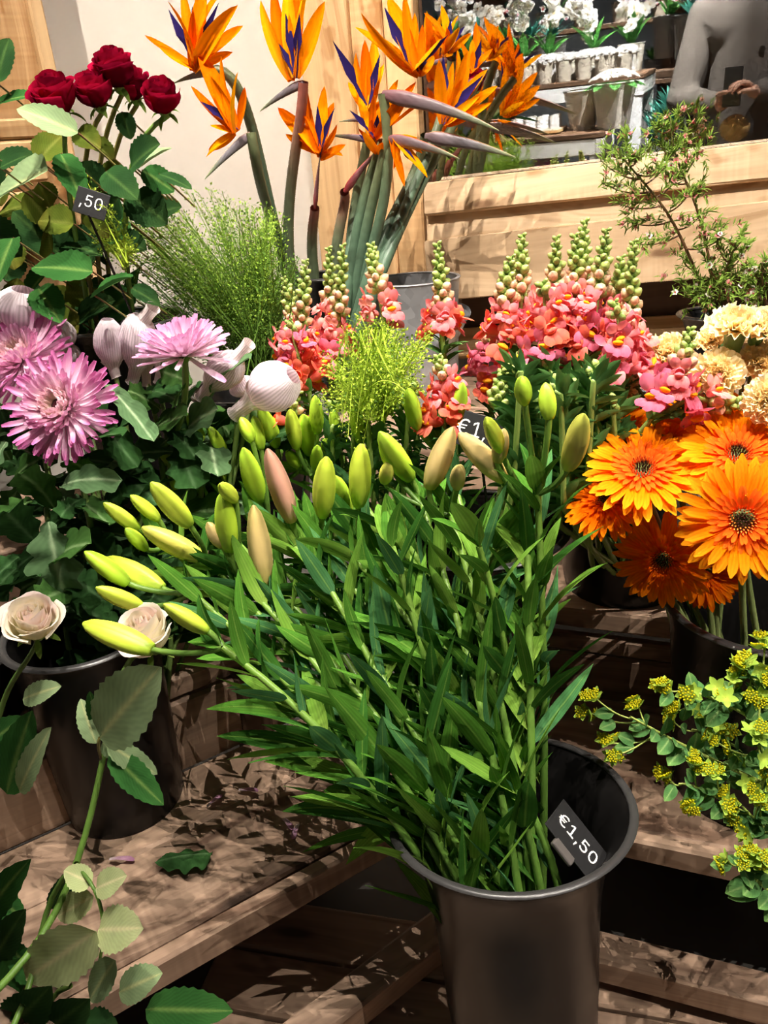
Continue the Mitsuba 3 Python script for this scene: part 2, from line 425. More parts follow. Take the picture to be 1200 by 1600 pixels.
for nm, pale, dark, knot, st in (("wood_pale", "#dcc09c", "#a9845c", "#6e4c30", 0.75), ("wood_warm", "#dcb98a", "#a87a4a", "#60401f", 0.75), ("wood_shelf", "#ab907a", "#614a3b", "#35271e", 0.95), ("wood_dark", "#5c4636", "#3c2c20", "#261a12", 0.85)):
    tex = mikit.proc(wood(lin(pale), lin(dark), lin(knot), st))
    scene[nm] = {"type": "principled", "base_color": tex, "roughness": 0.62, "specular": 0.3}


def wall_paint(p, n, uv):
    m = mikit.fbm(p.x * 3, p.y * 3, p.z * 3)
    return mi.Color3f(*lin("#dcd6cc")) * (0.93 + 0.12 * m)


def black_plastic(p, n, uv):
    d = mikit.fbm(p.x * 40, p.y * 40, p.z * 9)
    return mi.Color3f(0.007, 0.0065, 0.0065) * (0.7 + 0.8 * d)


def zinc_tex(p, n, uv):
    d, e, r = mikit.voronoi(p.x * 45 + p.y * 20, p.z * 45)
    return mi.Color3f(0.36, 0.37, 0.39) * (0.7 + 0.35 * r + 0.25 * mikit.fbm(p.x * 20, p.y * 20, p.z * 20))


def concrete_tex(p, n, uv):
    m = mikit.fbm(p.x * 25, p.y * 25, p.z * 12)
    return mikit.mix(lin("#d8d4cc"), lin("#8f8a82"), mikit.smoothstep(0.45, 0.72, m))


def coat_tex(p, n, uv):
    m = mikit.noise(p.x * 420, p.y * 420, p.z * 420)
    return mi.Color3f(*lin("#615d5b")) * (0.75 + 0.5 * m)


def bread_tex(p, n, uv):
    m = mikit.fbm(p.x * 60, p.y * 60, p.z * 60)
    return mikit.mix(lin("#a8783c"), lin("#e2c890"), m)


def floor_tex(p, n, uv):
    m = mikit.fbm(p.x * 6, p.y * 6, p.z * 6)
    return mi.Color3f(0.07, 0.065, 0.06) * (0.6 + 0.8 * m)


scene["wall_paint"] = {"type": "twosided", "bsdf": {"type": "diffuse", "reflectance": mikit.proc(wall_paint)}}
scene["shop_dark"] = {"type": "twosided", "bsdf": {"type": "diffuse", "reflectance": {"type": "rgb", "value": [0.05, 0.055, 0.06]}}}
scene["ceiling_paint"] = {"type": "twosided", "bsdf": {"type": "diffuse", "reflectance": {"type": "rgb", "value": [0.55, 0.53, 0.5]}}}
scene["floor_stone"] = {"type": "twosided", "bsdf": {"type": "principled", "base_color": mikit.proc(floor_tex), "roughness": 0.5}}
scene["black_plastic"] = {"type": "twosided", "bsdf": {"type": "principled", "base_color": mikit.proc(black_plastic), "roughness": 0.28, "specular": 0.3}}
scene["zinc"] = {"type": "twosided", "bsdf": {"type": "principled", "base_color": mikit.proc(zinc_tex), "roughness": 0.45, "metallic": 0.55}}
scene["concrete"] = {"type": "twosided", "bsdf": {"type": "diffuse", "reflectance": mikit.proc(concrete_tex)}}
scene["slate_card"] = {"type": "twosided", "bsdf": {"type": "principled", "base_color": {"type": "rgb", "value": [0.012, 0.012, 0.013]}, "roughness": 0.5}}
scene["chalk_white"] = {"type": "twosided", "bsdf": {"type": "diffuse", "reflectance": {"type": "rgb", "value": [0.82, 0.82, 0.8]}}}
scene["clear_clip"] = {"type": "twosided", "bsdf": {"type": "principled", "base_color": {"type": "rgb", "value": [0.10, 0.09, 0.085]}, "roughness": 0.2, "specular": 0.6}}
scene["mirror_silver"] = {"type": "twosided", "bsdf": {"type": "conductor", "material": "none", "specular_reflectance": {"type": "rgb", "value": [0.88, 0.9, 0.9]}}}
scene["coat_wool"] = {"type": "twosided", "bsdf": {"type": "diffuse", "reflectance": mikit.proc(coat_tex)}}
scene["scarf_knit"] = {"type": "twosided", "bsdf": {"type": "diffuse", "reflectance": {"type": "rgb", "value": [0.045, 0.042, 0.042]}}}
scene["skin"] = {"type": "twosided", "bsdf": {"type": "principled", "base_color": {"type": "rgb", "value": [0.62, 0.36, 0.27]}, "roughness": 0.5}}
scene["hair_brown"] = {"type": "twosided", "bsdf": {"type": "principled", "base_color": {"type": "rgb", "value": [0.09, 0.045, 0.022]}, "roughness": 0.45}}
scene["phone_black"] = {"type": "twosided", "bsdf": {"type": "principled", "base_color": {"type": "rgb", "value": [0.015, 0.014, 0.014]}, "roughness": 0.15, "specular": 0.6}}
scene["bread_crust"] = {"type": "twosided", "bsdf": {"type": "diffuse", "reflectance": mikit.proc(bread_tex)}}
scene["clear_bag"] = {"type": "thindielectric", "int_ior": 1.3}
scene["white_paint"] = {"type": "twosided", "bsdf": {"type": "principled", "base_color": {"type": "rgb", "value": [0.72, 0.74, 0.76]}, "roughness": 0.4}}
scene["gray_pot"] = {"type": "twosided", "bsdf": {"type": "diffuse", "reflectance": {"type": "rgb", "value": [0.30, 0.28, 0.25]}}}
scene["dark_pot"] = {"type": "twosided", "bsdf": {"type": "principled", "base_color": {"type": "rgb", "value": [0.09, 0.095, 0.10]}, "roughness": 0.4}}
scene["pot_filler"] = {"type": "twosided", "bsdf": {"type": "diffuse", "reflectance": {"type": "rgb", "value": [0.8, 0.78, 0.72]}}}
scene["clear_jar"] = {"type": "thindielectric", "int_ior": 1.45}
scene["worn_black"] = {"type": "twosided", "bsdf": {"type": "principled", "base_color": {"type": "rgb", "value": [0.035, 0.034, 0.034]}, "roughness": 0.3, "specular": 0.6}}
scene["whitewash"] = {"type": "twosided", "bsdf": {"type": "diffuse", "reflectance": mikit.proc(lambda p, n, uv: mikit.mix([0.8, 0.79, 0.77], [0.5, 0.48, 0.46], mikit.smoothstep(0.5, 0.75, mikit.fbm(p.x * 40, p.y * 40, p.z * 20))))}}
# ------------------------------------------------------------------ the setting
def quad_wall(key, a, b, z0, z1, mat, thick=0.05):
    a, b = np.array([*a, 0.0]), np.array([*b, 0.0])
    d = unit(b - a); L = np.linalg.norm(b - a)
    m = M4((a + b) / 2 + [0, 0, (z0 + z1) / 2], d, (0, 0, 1))
    part(None, key, tmx(trimesh.creation.box((L, thick, z1 - z0)), m), mat, smooth=False)


LE, LU, LN = np.array([-0.412, 0.692, 0.0]), np.array([-0.601, -0.799, 0.0]), np.array([-0.799, 0.601, 0.0])   # left wing: a point of its front edge, along it towards us, and inwards
LU /= np.linalg.norm(LU); LN /= np.linalg.norm(LN)


def left(u, n, z): return LE + LU * u + LN * n + np.array([0, 0, z])


def on_left(px, py, n):
    r = ray(px, py)
    return EYE + r * ((n - (EYE - LE) @ LN) / (r @ LN))


labels["floor"] = {"label": "dark stone shop floor under the flower display", "category": "floor", "kind": "structure"}
part(None, "floor", tmx(trimesh.creation.box((7.5, 8.5, 0.06)), tr(0.3, -1.6, -0.03)), "floor_stone", smooth=False)
labels["wall_back"] = {"label": "light gray wall behind the mirror and below the planks", "category": "wall", "kind": "structure"}
quad_wall("wall_back", (-1.10, 2.18), (2.5, 2.18), 0, 3.0, "wall_paint")
labels["wall_left"] = {"label": "off-white wall behind the red roses, left of the wooden post", "category": "wall", "kind": "structure"}
quad_wall("wall_left", left(-1.42, 1.26, 0)[:2], left(2.6, 1.26, 0)[:2], 0, 3.0, "wall_paint")
labels["wall_rear"] = {"label": "dark rear wall of the shop seen in the mirror", "category": "wall", "kind": "structure"}
quad_wall("wall_rear", (-3.6, -4.4), (3.6, -4.4), 0, 3.0, "shop_dark")

# mirror, leaning a little forward above the planks
mir_n = unit(ROT @ np.array([545, -670, FOCAL]))
mir_x = unit(np.cross(mir_n, [0, 0, 1.0])); mir_z = np.cross(mir_x, mir_n)
MIR_Q = np.array([-0.60, 2.045, 1.00])
mir = thing("mirror", "large mirror above the planks showing the shop and a person with a phone", "mirror")
mm = np.eye(4); mm[:3, :3] = np.stack([mir_x, mir_n, mir_z], 1); mm[:3, 3] = MIR_Q + mir_x * 0.83 + mir_z * 0.62
part(mir, "glass", tmx(trimesh.creation.box((1.70, 0.006, 1.20)), mm), "mirror_silver", smooth=False)
mb = mm.copy(); mb[:3, 3] += mir_n * 0.012
part(mir, "backing_board", tmx(trimesh.creation.box((1.72, 0.014, 1.22)), mb), "wood_dark", smooth=False)


def mirrored(p):
    """The place in the shop whose reflection is seen at p."""
    p = np.asarray(p, float)
    return p - 2 * mir_n * ((p - (MIR_Q - mir_n * 0.003)) @ mir_n)


# post of upright boards between the white wall and the mirror
post = thing("wooden_post", "upright post of pale pine boards between the white wall and the mirror", "wooden post")
for i, (x0, x1, y, th) in enumerate(((P(470, 110, y=1.99)[0], P(549, 110, y=1.99)[0], 1.99, 0.05), (P(549, 110, y=2.0)[0], P(597, 40, y=2.0)[0], 2.005, 0.045), (P(597, 40, y=2.0)[0] + 0.002, P(648, 40, y=2.0)[0], 1.995, 0.05))):
    plank(post, "board", ((x0 + x1) / 2, y + th / 2, 1.35), (0, 0, 1), (0, -1, 0), 1.75, x1 - x0 - 0.003, th, "wood_warm", 300 + i)

# planks below the mirror: three stepped like siding, a recessed one under them
pan = thing("plank_panel", "three stepped sawn planks fixed below the mirror", "plank panel")
for i, ((l0, r0), (l1, r1), yy) in enumerate((((290, 228), (337, 277), 1.965), ((337, 277), (380, 320), 1.975), ((380, 320), (467, 427), 1.955))):
    A, B = P(680, l0, y=yy), P(1200, r0, y=yy)
    C, D = P(640 if i == 0 else 615 if i == 1 else 620, l1, y=yy - 0.012), P(1200, r1, y=yy - 0.012)
    d = unit(B - A); mid = (A + B + C + D) / 4
    upv = unit((A + B) / 2 - (C + D) / 2)
    hgt = abs((((A + B) / 2 - (C + D) / 2)) @ (upv))
    nrm = unit(np.cross(upv, d)) * -1
    c = mid + d * (0.32 - (mid[0] - 0.0) + 0.02) * 1.0
    plank(pan, "plank", c + np.array([0, 0.012, 0]), d, nrm, 1.92, hgt + 0.004, 0.024, "wood_pale", 320 + i, bev=0.003)
led = thing("wooden_ledge", "shadowed wooden ledge board under the lowest plank", "wooden ledge")
A, B = P(720, 500, y=2.05), P(1030, 480, y=2.05)
C = P(860, 548, y=2.05)
d = unit(B - A)
plank(led, "front_board", (A + B) / 2 * [0, 0, 1] + np.array([0.25, 2.07, -0.035]), d, (0, -0.75, 0.66), 1.9, 0.085, 0.022, "wood_warm", 331)
plank(led, "back_board", (A + B) / 2 * [0, 0, 1] + np.array([0.25, 2.12, 0.05]), d, (0, -1, 0), 1.9, 0.14, 0.02, "wood_dark", 332)

# rack of pale boards at the far left against the white wall
rack = thing("wooden_rack", "pale pine rack with slats against the wall, left of the red roses", "wooden rack")
for i, (xa, xb, n) in enumerate(((-70, 52, 1.17), (52, 74, 1.13))):
    a, b = on_left(xa, 55, n), on_left(xb, 55, n)
    plank(rack, "upright", np.array([*((a + b) / 2)[:2], 1.45]), (0, 0, 1), -LN, 1.5, np.linalg.norm((b - a)[:2]), 0.04, "wood_warm", 340 + i)
for i, py in enumerate((205, 240, 275, 320)):
    c = on_left(-30, py, 1.08)
    plank(rack, "slat", c + LU * 0.05, LU, -LN, 0.34, 0.035, 0.05, "wood_warm", 345 + i)

# stepped display: a left wing and a right wing
SZ = (0.25, 0.413, 0.565)
wl = thing("stepped_shelf", "left wing of the stepped plank display, under the roses and chrysanthemums", "display shelf")
LEN, U0 = 1.6, 0.62
for lev, rows_ in enumerate((((0.002, 0.158), (0.162, 0.282)), ((0.286, 0.425), (0.429, 0.578)), ((0.582, 0.73), (0.734, 0.90)))):
    for j, (n0, n1) in enumerate(rows_):
        u_end = (-0.20, -0.10, -0.1)[lev]
        plank(wl, "plank", left((u_end + 0.80) / 2, (n0 + n1) / 2, SZ[lev] - 0.0175 - 0.002 * j), LU, (0, 0, 1), 0.80 - u_end, n1 - n0, 0.035, "wood_shelf", 360 + lev * 5 + j)
plank(wl, "front_edge", left(0.32, -0.012, SZ[0] - 0.022), LU, -LN, 0.96, 0.045, 0.022, "wood_shelf", 377)
for lev in (0, 1):
    n = (0.2905, 0.5865)[lev]
    plank(wl, "riser", left(0.345, n + 0.004, SZ[lev] + 0.0575), LU, -LN, 0.91, 0.127, 0.02, "wood_shelf", 380 + lev)
plank(wl, "under_panel", left(0.33, 0.26, 0.115), LU, -LN, 0.88, 0.20, 0.02, "wood_dark", 384)
wr = thing("stepped_shelf", "right wing of the stepped plank display, under the gerberas and snapdragons", "display shelf")
for lev, rows_ in enumerate((((0.853, 1.129),), ((1.133, 1.285), (1.29, 1.45)), ((1.455, 1.72), (1.725, 2.0)))):
    for j, (y0, y1) in enumerate(rows_):
        x0 = (-0.30, -0.42, -0.75)[lev]
        plank(wr, "plank", ((x0 + 1.0) / 2, (y0 + y1) / 2, SZ[lev] - 0.0175 - 0.002 * j), (1, 0, 0), (0, 0, 1), 1.0 - x0, y1 - y0, 0.035, "wood_shelf", 390 + lev * 5 + j)
plank(wr, "front_edge", (0.36, 0.843, SZ[0] - 0.019), (1, 0, 0), (0, -1, 0), 1.30, 0.038, 0.02, "wood_shelf", 406)
for i, (z, h) in enumerate(((0.2875, 0.087), (0.347, 0.03))):
    plank(wr, "riser", (0.33, 1.1405 + 0.004 * i, z + 0.0), (1, 0, 0), (0, -1, 0), 1.3, h, 0.02, "wood_shelf", 408 + i)
plank(wr, "riser", (0.15, 1.46, 0.47), (1, 0, 0), (0, -1, 0), 1.7, 0.11, 0.02, "wood_shelf", 411)
plank(wr, "under_panel", (0.0, 1.10, 0.115), (1, 0, 0), (0, -1, 0), 0.30, 0.225, 0.02, "wood_shelf", 412)
plank(wr, "bracket", (-0.02, 0.875, 0.205), (1, 0, 0), (0, 0, 1), 0.09, 0.03, 0.018, "wood_warm", 413)
plank(wr, "side_panel", (0.245, 0.985, 0.115), (0.35, 1, 0), (1, 0, 0), 0.26, 0.225, 0.02, "wood_shelf", 414)
pal = thing("floor_pallet", "low wooden pallet rails on the floor around the front bucket", "pallet")
plank(pal, "rail", (0.36, 0.795, 0.062), (1, 0.0, 0), (0, 0, 1), 1.1, 0.05, 0.045, "wood_shelf", 420)
a, b = P(600, 1480, z=0.085), P(480, 1570, z=0.085)
dd = unit(b - a)
plank(pal, "rail", a + dd * 0.16 + np.array([0.015, -0.02, -0.022]), dd, (0, 0, 1), 0.60, 0.05, 0.045, "wood_shelf", 421)
for i in range(5):
    plank(pal, "deck_board", (0.0, 0.80 - 0.095 * i, 0.014), (1, 0.12, 0), (0, 0, 1), 1.2, 0.088, 0.02, "wood_shelf", 424 + i)

for (u, n) in ((0.74, 0.03), (0.74, 0.84), (-0.04, 0.30), (0.0, 0.84)):
    lev = 0 if n < .1 else 1 if n < .5 else 2
    plank(wl, "leg", left(u, n, (SZ[lev] - 0.037) / 2), (0, 0, 1), -LN, SZ[lev] - 0.037, 0.05, 0.05, "wood_dark", 440)
for (x, y, lev) in ((0.93, 0.89, 0), (0.93, 1.95, 2), (-0.70, 1.95, 2), (-0.38, 1.40, 1), (0.45, 1.40, 1)):
    plank(wr, "leg", (x, y, (SZ[lev] - 0.037) / 2), (0, 0, 1), (0, -1, 0), SZ[lev] - 0.037, 0.05, 0.05, "wood_dark", 441)
# ------------------------------------------------------------------ buckets, cans, price cards
def vessel(name, label, cat, C0, C1, prof, mat, group=None, lip=0.006, seg=56, wall=0.004):
    """prof: rows of (radius, share of the height) from foot to rim."""
    t = thing(name, label, cat, group)
    C0, C1 = np.asarray(C0, float), np.asarray(C1, float)
    h = np.linalg.norm(C1 - C0)
    pr = np.array(prof, float); pr[:, 1] *= h
    outer = np.vstack([[0.0, 0.0], pr])
    inner = np.vstack([np.column_stack([pr[::-1, 0] - wall, pr[::-1, 1]]), [0.0, 0.012]])
    m = MZ(C0, C1 - C0)
    a = np.linspace(0, 2 * np.pi, seg + 1)
    full = np.vstack([outer, inner])
    v = np.stack([full[:, 0][:, None] * np.cos(a), full[:, 0][:, None] * np.sin(a), np.broadcast_to(full[:, 1][:, None], (len(full), seg + 1))], -1)
    g = grid(v, "stem0"); part(t, "body", xf((g[0], g[1]), m), mat, smooth=40)
    ring = np.column_stack([np.cos(a), np.sin(a), np.zeros(seg + 1)]) * (pr[-1, 0] - wall / 2) + [0, 0, h]
    b = np.linspace(0, 2 * np.pi, 9)
    v = np.stack([(pr[-1, 0] - wall / 2 + lip * np.cos(b)[None]) * np.cos(a)[:, None], (pr[-1, 0] - wall / 2 + lip * np.cos(b)[None]) * np.sin(a)[:, None], h + 0.6 * lip * np.sin(b)[None] + 0 * a[:, None]], -1)
    g = grid(v, "stem0"); part(t, "rim", xf((g[0], g[1]), m), "worn_black" if mat == "black_plastic" else mat)
    return t


FLARED = [(0.081, 0), (0.086, 0.12), (0.092, 0.4), (0.095, 0.6), (0.099, 0.75), (0.107, 0.87), (0.119, 0.95), (0.1365, 1.0)]
LILY1, LILY0 = np.array([-0.149, 0.671, 0.429]), np.array([-0.1205, 0.629, 0.026])
vessel("flower_bucket", "tall flared black bucket of lilies at the front, price card on its rim", "bucket", LILY0, LILY1, FLARED, "black_plastic", lip=0.005)


def scaled(s): return [(r * s, h) for r, h in FLARED]


vessel("flower_bucket", "black bucket holding the salmon snapdragons, behind the lilies", "bucket", (-0.26, 0.985, SZ[0]), (-0.26, 0.985, SZ[0] + 0.37), scaled(0.95), "black_plastic")
vessel("flower_bucket", "black bucket in deep shade between the lilies and the gerberas", "bucket", (-0.075, 1.245, SZ[1]), (-0.075, 1.245, SZ[1] + 0.29), scaled(1.16), "black_plastic")
vessel("flower_bucket", "black bucket holding the orange gerberas at the right edge", "bucket", (0.125, 0.985, SZ[0]), (0.125, 0.985, SZ[0] + 0.30), [(0.098, 0), (0.104, 0.2), (0.112, 0.6), (0.120, 0.88), (0.130, 1.0)], "black_plastic")
MUMC = np.array([-0.745, 0.715, 0.0])
vessel("flower_bucket", "black bucket of chrysanthemums on the left shelf behind the cream rose", "bucket", MUMC + [0, 0, SZ[0]], MUMC + [0, 0, SZ[0] + 0.30], [(0.084, 0), (0.087, 0.2), (0.093, 0.7), (0.099, 0.93), (0.104, 1.0)], "black_plastic")
ROSEC = left(0.0, 0.72, 0); ROSEC = np.array([-0.93, 1.12, 0.0])
vessel("flower_bucket", "dark bucket almost hidden under the leaves of the red roses", "bucket", ROSEC + [0, 0, SZ[2]], ROSEC + [0, 0, SZ[2] + 0.32], scaled(0.95), "black_plastic")
b_ = P(-5, 1260, z=SZ[0])
vessel("flower_bucket", "black bucket cut off by the left edge, under the cream rose", "bucket", (b_[0] - .02, b_[1], SZ[0]), (b_[0] - .02, b_[1], SZ[0] + 0.27), [(0.086, 0), (0.09, 0.2), (0.098, 0.7), (0.106, 0.93), (0.112, 1.0)], "black_plastic")
vessel("flower_bucket", "black floor bucket of cream roses just outside the lower left corner", "bucket", (-.66, .14, .001), (-.66, .14, .36), scaled(0.9), "black_plastic")
vessel("flower_bucket", "black bucket of bupleurum just outside the right edge", "bucket", (.41, .965, SZ[0]), (.41, .965, SZ[0] + .21), scaled(0.8), "black_plastic")
pg = P(385, 610, y=1.26)
vessel("flower_bucket", "black bucket of the airy pepper-grass, hidden behind the netted chrysanthemums", "bucket", (pg[0], 1.29, SZ[1]), (pg[0], 1.29, pg[2]), scaled(0.9), "black_plastic")
WAXC = P(1120, 490, y=1.62)
vessel("flower_bucket", "small black pot of waxflower in front of the planks", "bucket", (WAXC[0], 1.62, SZ[2]), (WAXC[0], 1.62, WAXC[2]), scaled(0.50), "black_plastic")
S1 = P(497, 438, y=1.66)
vessel("flower_bucket", "black bucket rim around the bird of paradise stems", "bucket", (S1[0], 1.74, SZ[2]), (S1[0], 1.74, S1[2] + 0.0), scaled(0.62), "black_plastic")
ZC = P(622, 447, y=1.68)
zt = vessel("zinc_can", "gray zinc can behind the snapdragons with a curled spout", "watering can", (ZC[0], 1.78, SZ[2]), (ZC[0], 1.78, ZC[2]), [(0.096, 0), (0.098, 0.3), (0.103, 0.8), (0.106, 0.94), (0.108, 1.0)], "zinc", lip=0.004)
z0, z1 = P(693, 540, y=1.72), P(722, 487, y=1.66)
sp = through(z0, P(706, 520, y=1.68), z1)
a = tube(sp, np.linspace(0.020, 0.016, 13), 16, "stem0"); part(zt, "spout", (a[0], a[1]), "zinc")
a = tube(np.array([z1 - unit(z1 - z0) * 0.010, z1 + unit(z1 - z0) * 0.004]), [0.019, 0.019], 16, "stem0"); part(zt, "spout_collar", (a[0], a[1]), "zinc")


def price_card(label, c, d, up_side, text, w, h, th=0.0016, size=None, clip=True, stick=None):
    """A dark card with white lettering; d along the writing, up_side the writing's upward direction."""
    t = thing("price_card", label, "price tag")
    x = unit(d); y = unit(up_side - x * (np.asarray(up_side) @ x)); z = np.cross(x, y)
    m = np.eye(4); m[:3, :3] = np.stack([x, y, z], 1); m[:3, 3] = c
    part(t, "card", tmx(rbox(w, h, th, 0.0007), m), "slate_card", smooth=False)
    part(t, "lettering", text_on(text, size or h * 0.36, m @ tr(0, 0, th / 2)), "chalk_white", smooth=False)
    if clip:
        part(t, "clip", tmx(rbox(0.030, 0.012, 0.006, 0.002), m @ tr(-0.004, -h / 2 - 0.002, -0.002)), "clear_clip", smooth=False, label="dark plastic clip")
    if stick is not None:
        q = tube(np.array([m[:3, 3] - y * h * 0.45, stick]), [0.0018, 0.0018], 6, "stem0"); part(t, "stick", (q[0], q[1]), "black_plastic")
    return t


# "€1,50" at the rim of the front bucket, slanting down to the right
cc = P(901, 1312, d=0.86)
ex = unit(P(928, 1352, d=0.85) - P(870, 1278, d=0.862))
ey = unit(P(925, 1285, d=0.89) - P(880, 1345, d=0.835))
price_card("dark price card reading €1,50 stuck in the front lily bucket", cc, ex, ey, "€1,50", 0.074, 0.048, size=0.0155)
cc = P(757, 678, y=0.93)
price_card("dark price card reading €1,50 half hidden behind lily buds among the snapdragons", cc, P(790, 684, y=0.93) - P(720, 664, y=0.93), (0, 0.35, 1), "€1,50", 0.064, 0.044, size=0.019, clip=False, stick=cc + np.array([0, 0.02, -0.15]))
cc = P(143, 318, y=0.93)
price_card("dark price card ending in 50 hung among the red rose leaves", cc, P(165, 326, y=0.93) - P(122, 312, y=0.92), (0, 0.3, 1), ",50", 0.044, 0.034, size=0.015, clip=False, stick=cc + np.array([0.0, 0.04, -0.16]))
# ------------------------------------------------------------------ lilies
TOWARD = -view_dir


def bud(base, tip, R, k, sides=18):
    L = np.linalg.norm(tip - base)
    t = np.linspace(0, 1, 12)
    r = R * np.clip(1.02 * np.sin(np.pi * np.clip(0.09 + 0.86 * t, 0, 1) ** 0.92) ** 0.62, 0, 1)
    r[-1] = R * 0.16
    pr = np.column_stack([r, L * t])
    pr = np.vstack([[0, 0], pr, [0, L * 1.012]])
    return lathe(pr, sides, k, 3, 0.085, M=MZ(base, tip - base, 1.0, base[0] * 40), crease=True)


G, BR, YL, PK, TN = "lily_bud", "lily_bud_bright", "lily_bud_yellow", "lily_bud_pink", "lily_bud_tan"
BUDS = {1: (292, 648, 320, 696, G), 2: (326, 666, 352, 712, G), 3: (376, 652, 394, 690, G), 4: (396, 650, 408, 702, G), 5: (406, 636, 432, 696, G), 6: (453, 640, 464, 700, BR), 7: (474, 648, 484, 708, G),
        8: (492, 618, 496, 676, G), 9: (520, 640, 528, 688, G), 10: (554, 632, 562, 690, G), 11: (240, 692, 275, 732, BR), 12: (268, 716, 288, 786, G), 13: (290, 716, 306, 758, G), 14: (338, 700, 356, 754, G),
        15: (380, 700, 406, 782, G), 16: (418, 702, 456, 814, PK), 17: (236, 754, 296, 820, BR), 18: (204, 774, 248, 812, BR), 19: (162, 786, 216, 826, BR), 20: (196, 826, 228, 858, G), 21: (222, 824, 316, 872, YL),
        22: (348, 768, 360, 860, G), 23: (396, 790, 414, 916, TN), 24: (132, 862, 200, 912, G), 25: (166, 872, 254, 920, BR), 26: (150, 918, 222, 948, BR), 27: (256, 944, 324, 986, BR), 28: (130, 974, 238, 1016, BR),
        29: (510, 714, 504, 806, BR), 30: (564, 694, 560, 790, BR), 31: (496, 696, 494, 734, G), 32: (508, 686, 514, 716, G), 33: (524, 744, 541, 810, G), 34: (324, 816, 348, 854, TN), 35: (448, 704, 468, 730, G),
        36: (344, 756, 368, 782, BR), 37: (596, 680, 612, 732, G), 38: (593, 675, 642, 748, G), 39: (707, 668, 670, 762, TN), 40: (717, 677, 788, 750, TN), 41: (760, 652, 783, 706, BR), 42: (788, 670, 777, 722, TN),
        43: (815, 588, 820, 631, G), 44: (852, 598, 858, 655, G), 45: (912, 647, 888, 731, YL), 46: (723, 598, 712, 662, G), 47: (638, 607, 652, 668, G), 48: (718, 727, 714, 762, TN), 49: (610, 720, 600, 754, YL)}
LILIES = [  # head px, world y, rim px, buds, label
    ((300, 926), .70, (636, 1306), (24, 25, 26), "lily stem leaning farthest left with three plump bright buds above the left cream rose"),
    ((348, 1012), .60, (646, 1326), (27, 28), "lowest lily stem on the left, its long bud crossing the pale pink rose"),
    ((258, 850), .78, (655, 1290), (18, 19, 20), "lily stem with three light green buds in front of the chrysanthemum leaves"),
    ((322, 872), .76, (672, 1320), (17, 21), "lily stem with a yellowish bud pointing left over a green one"),
    ((318, 792), .90, (680, 1262), (11, 12, 13), "lily stem with three upright green buds below the pink open chrysanthemum"),
    ((358, 772), .93, (694, 1296), (1, 2, 14), "lily stem with a row of three green buds under the netted chrysanthemums"),
    ((372, 900), .74, (696, 1336), (22, 34, 36), "lily stem with one tall green bud and a small tan bud behind it"),
    ((428, 940), .72, (716, 1324), (23,), "lily stem with a single tan bud turning pink, low at the centre left"),
    ((420, 806), .88, (724, 1262), (3, 4, 15), "lily stem with a big green bud left of the pink bud"),
    ((462, 856), .80, (738, 1330), (16,), "lily stem with the one large pink bud"),
    ((440, 752), .98, (730, 1226), (5, 35), "lily stem with a green bud right under the rightmost netted chrysanthemum"),
    ((498, 838), .82, (756, 1310), (29,), "lily stem with one broad bright bud in the middle of the bunch"),
    ((486, 742), .97, (762, 1236), (6, 7, 8, 31), "lily stem with a cluster of four buds below the left snapdragons"),
    ((536, 736), .99, (776, 1216), (9, 10, 32), "lily stem with two thin buds below the lime green pepper-grass"),
    ((560, 836), .84, (782, 1286), (30,), "lily stem with one tall yellow-green bud in front of the lime pepper-grass"),
    ((542, 846), .90, (790, 1236), (33,), "lily stem with a small dark green bud half hidden among leaves"),
    ((660, 790), .84, (800, 1330), (37, 38, 49), "lily stem with a slanting green bud left of the tan bud"),
    ((704, 806), .80, (820, 1306), (39, 48), "lily stem with an upright tan-striped bud and a broad leaf under it"),
    ((700, 716), .96, (806, 1226), (46, 47), "lily stem with thin buds crossing the coral snapdragon"),
    ((822, 786), .80, (832, 1300), (40, 41, 42), "lily stem with the slanting tan-striped bud in front of the price card"),
    ((840, 772), .78, (850, 1226), (43, 44, 45), "rightmost lily stem with a yellow bud touching the gerberas"),
]
rg = np.random.default_rng(11)
LEAFK = ["lily_leaf", "lily_leaf", "lily_leaf_dark", "lily_leaf_light", "lily_leaf_blue"]


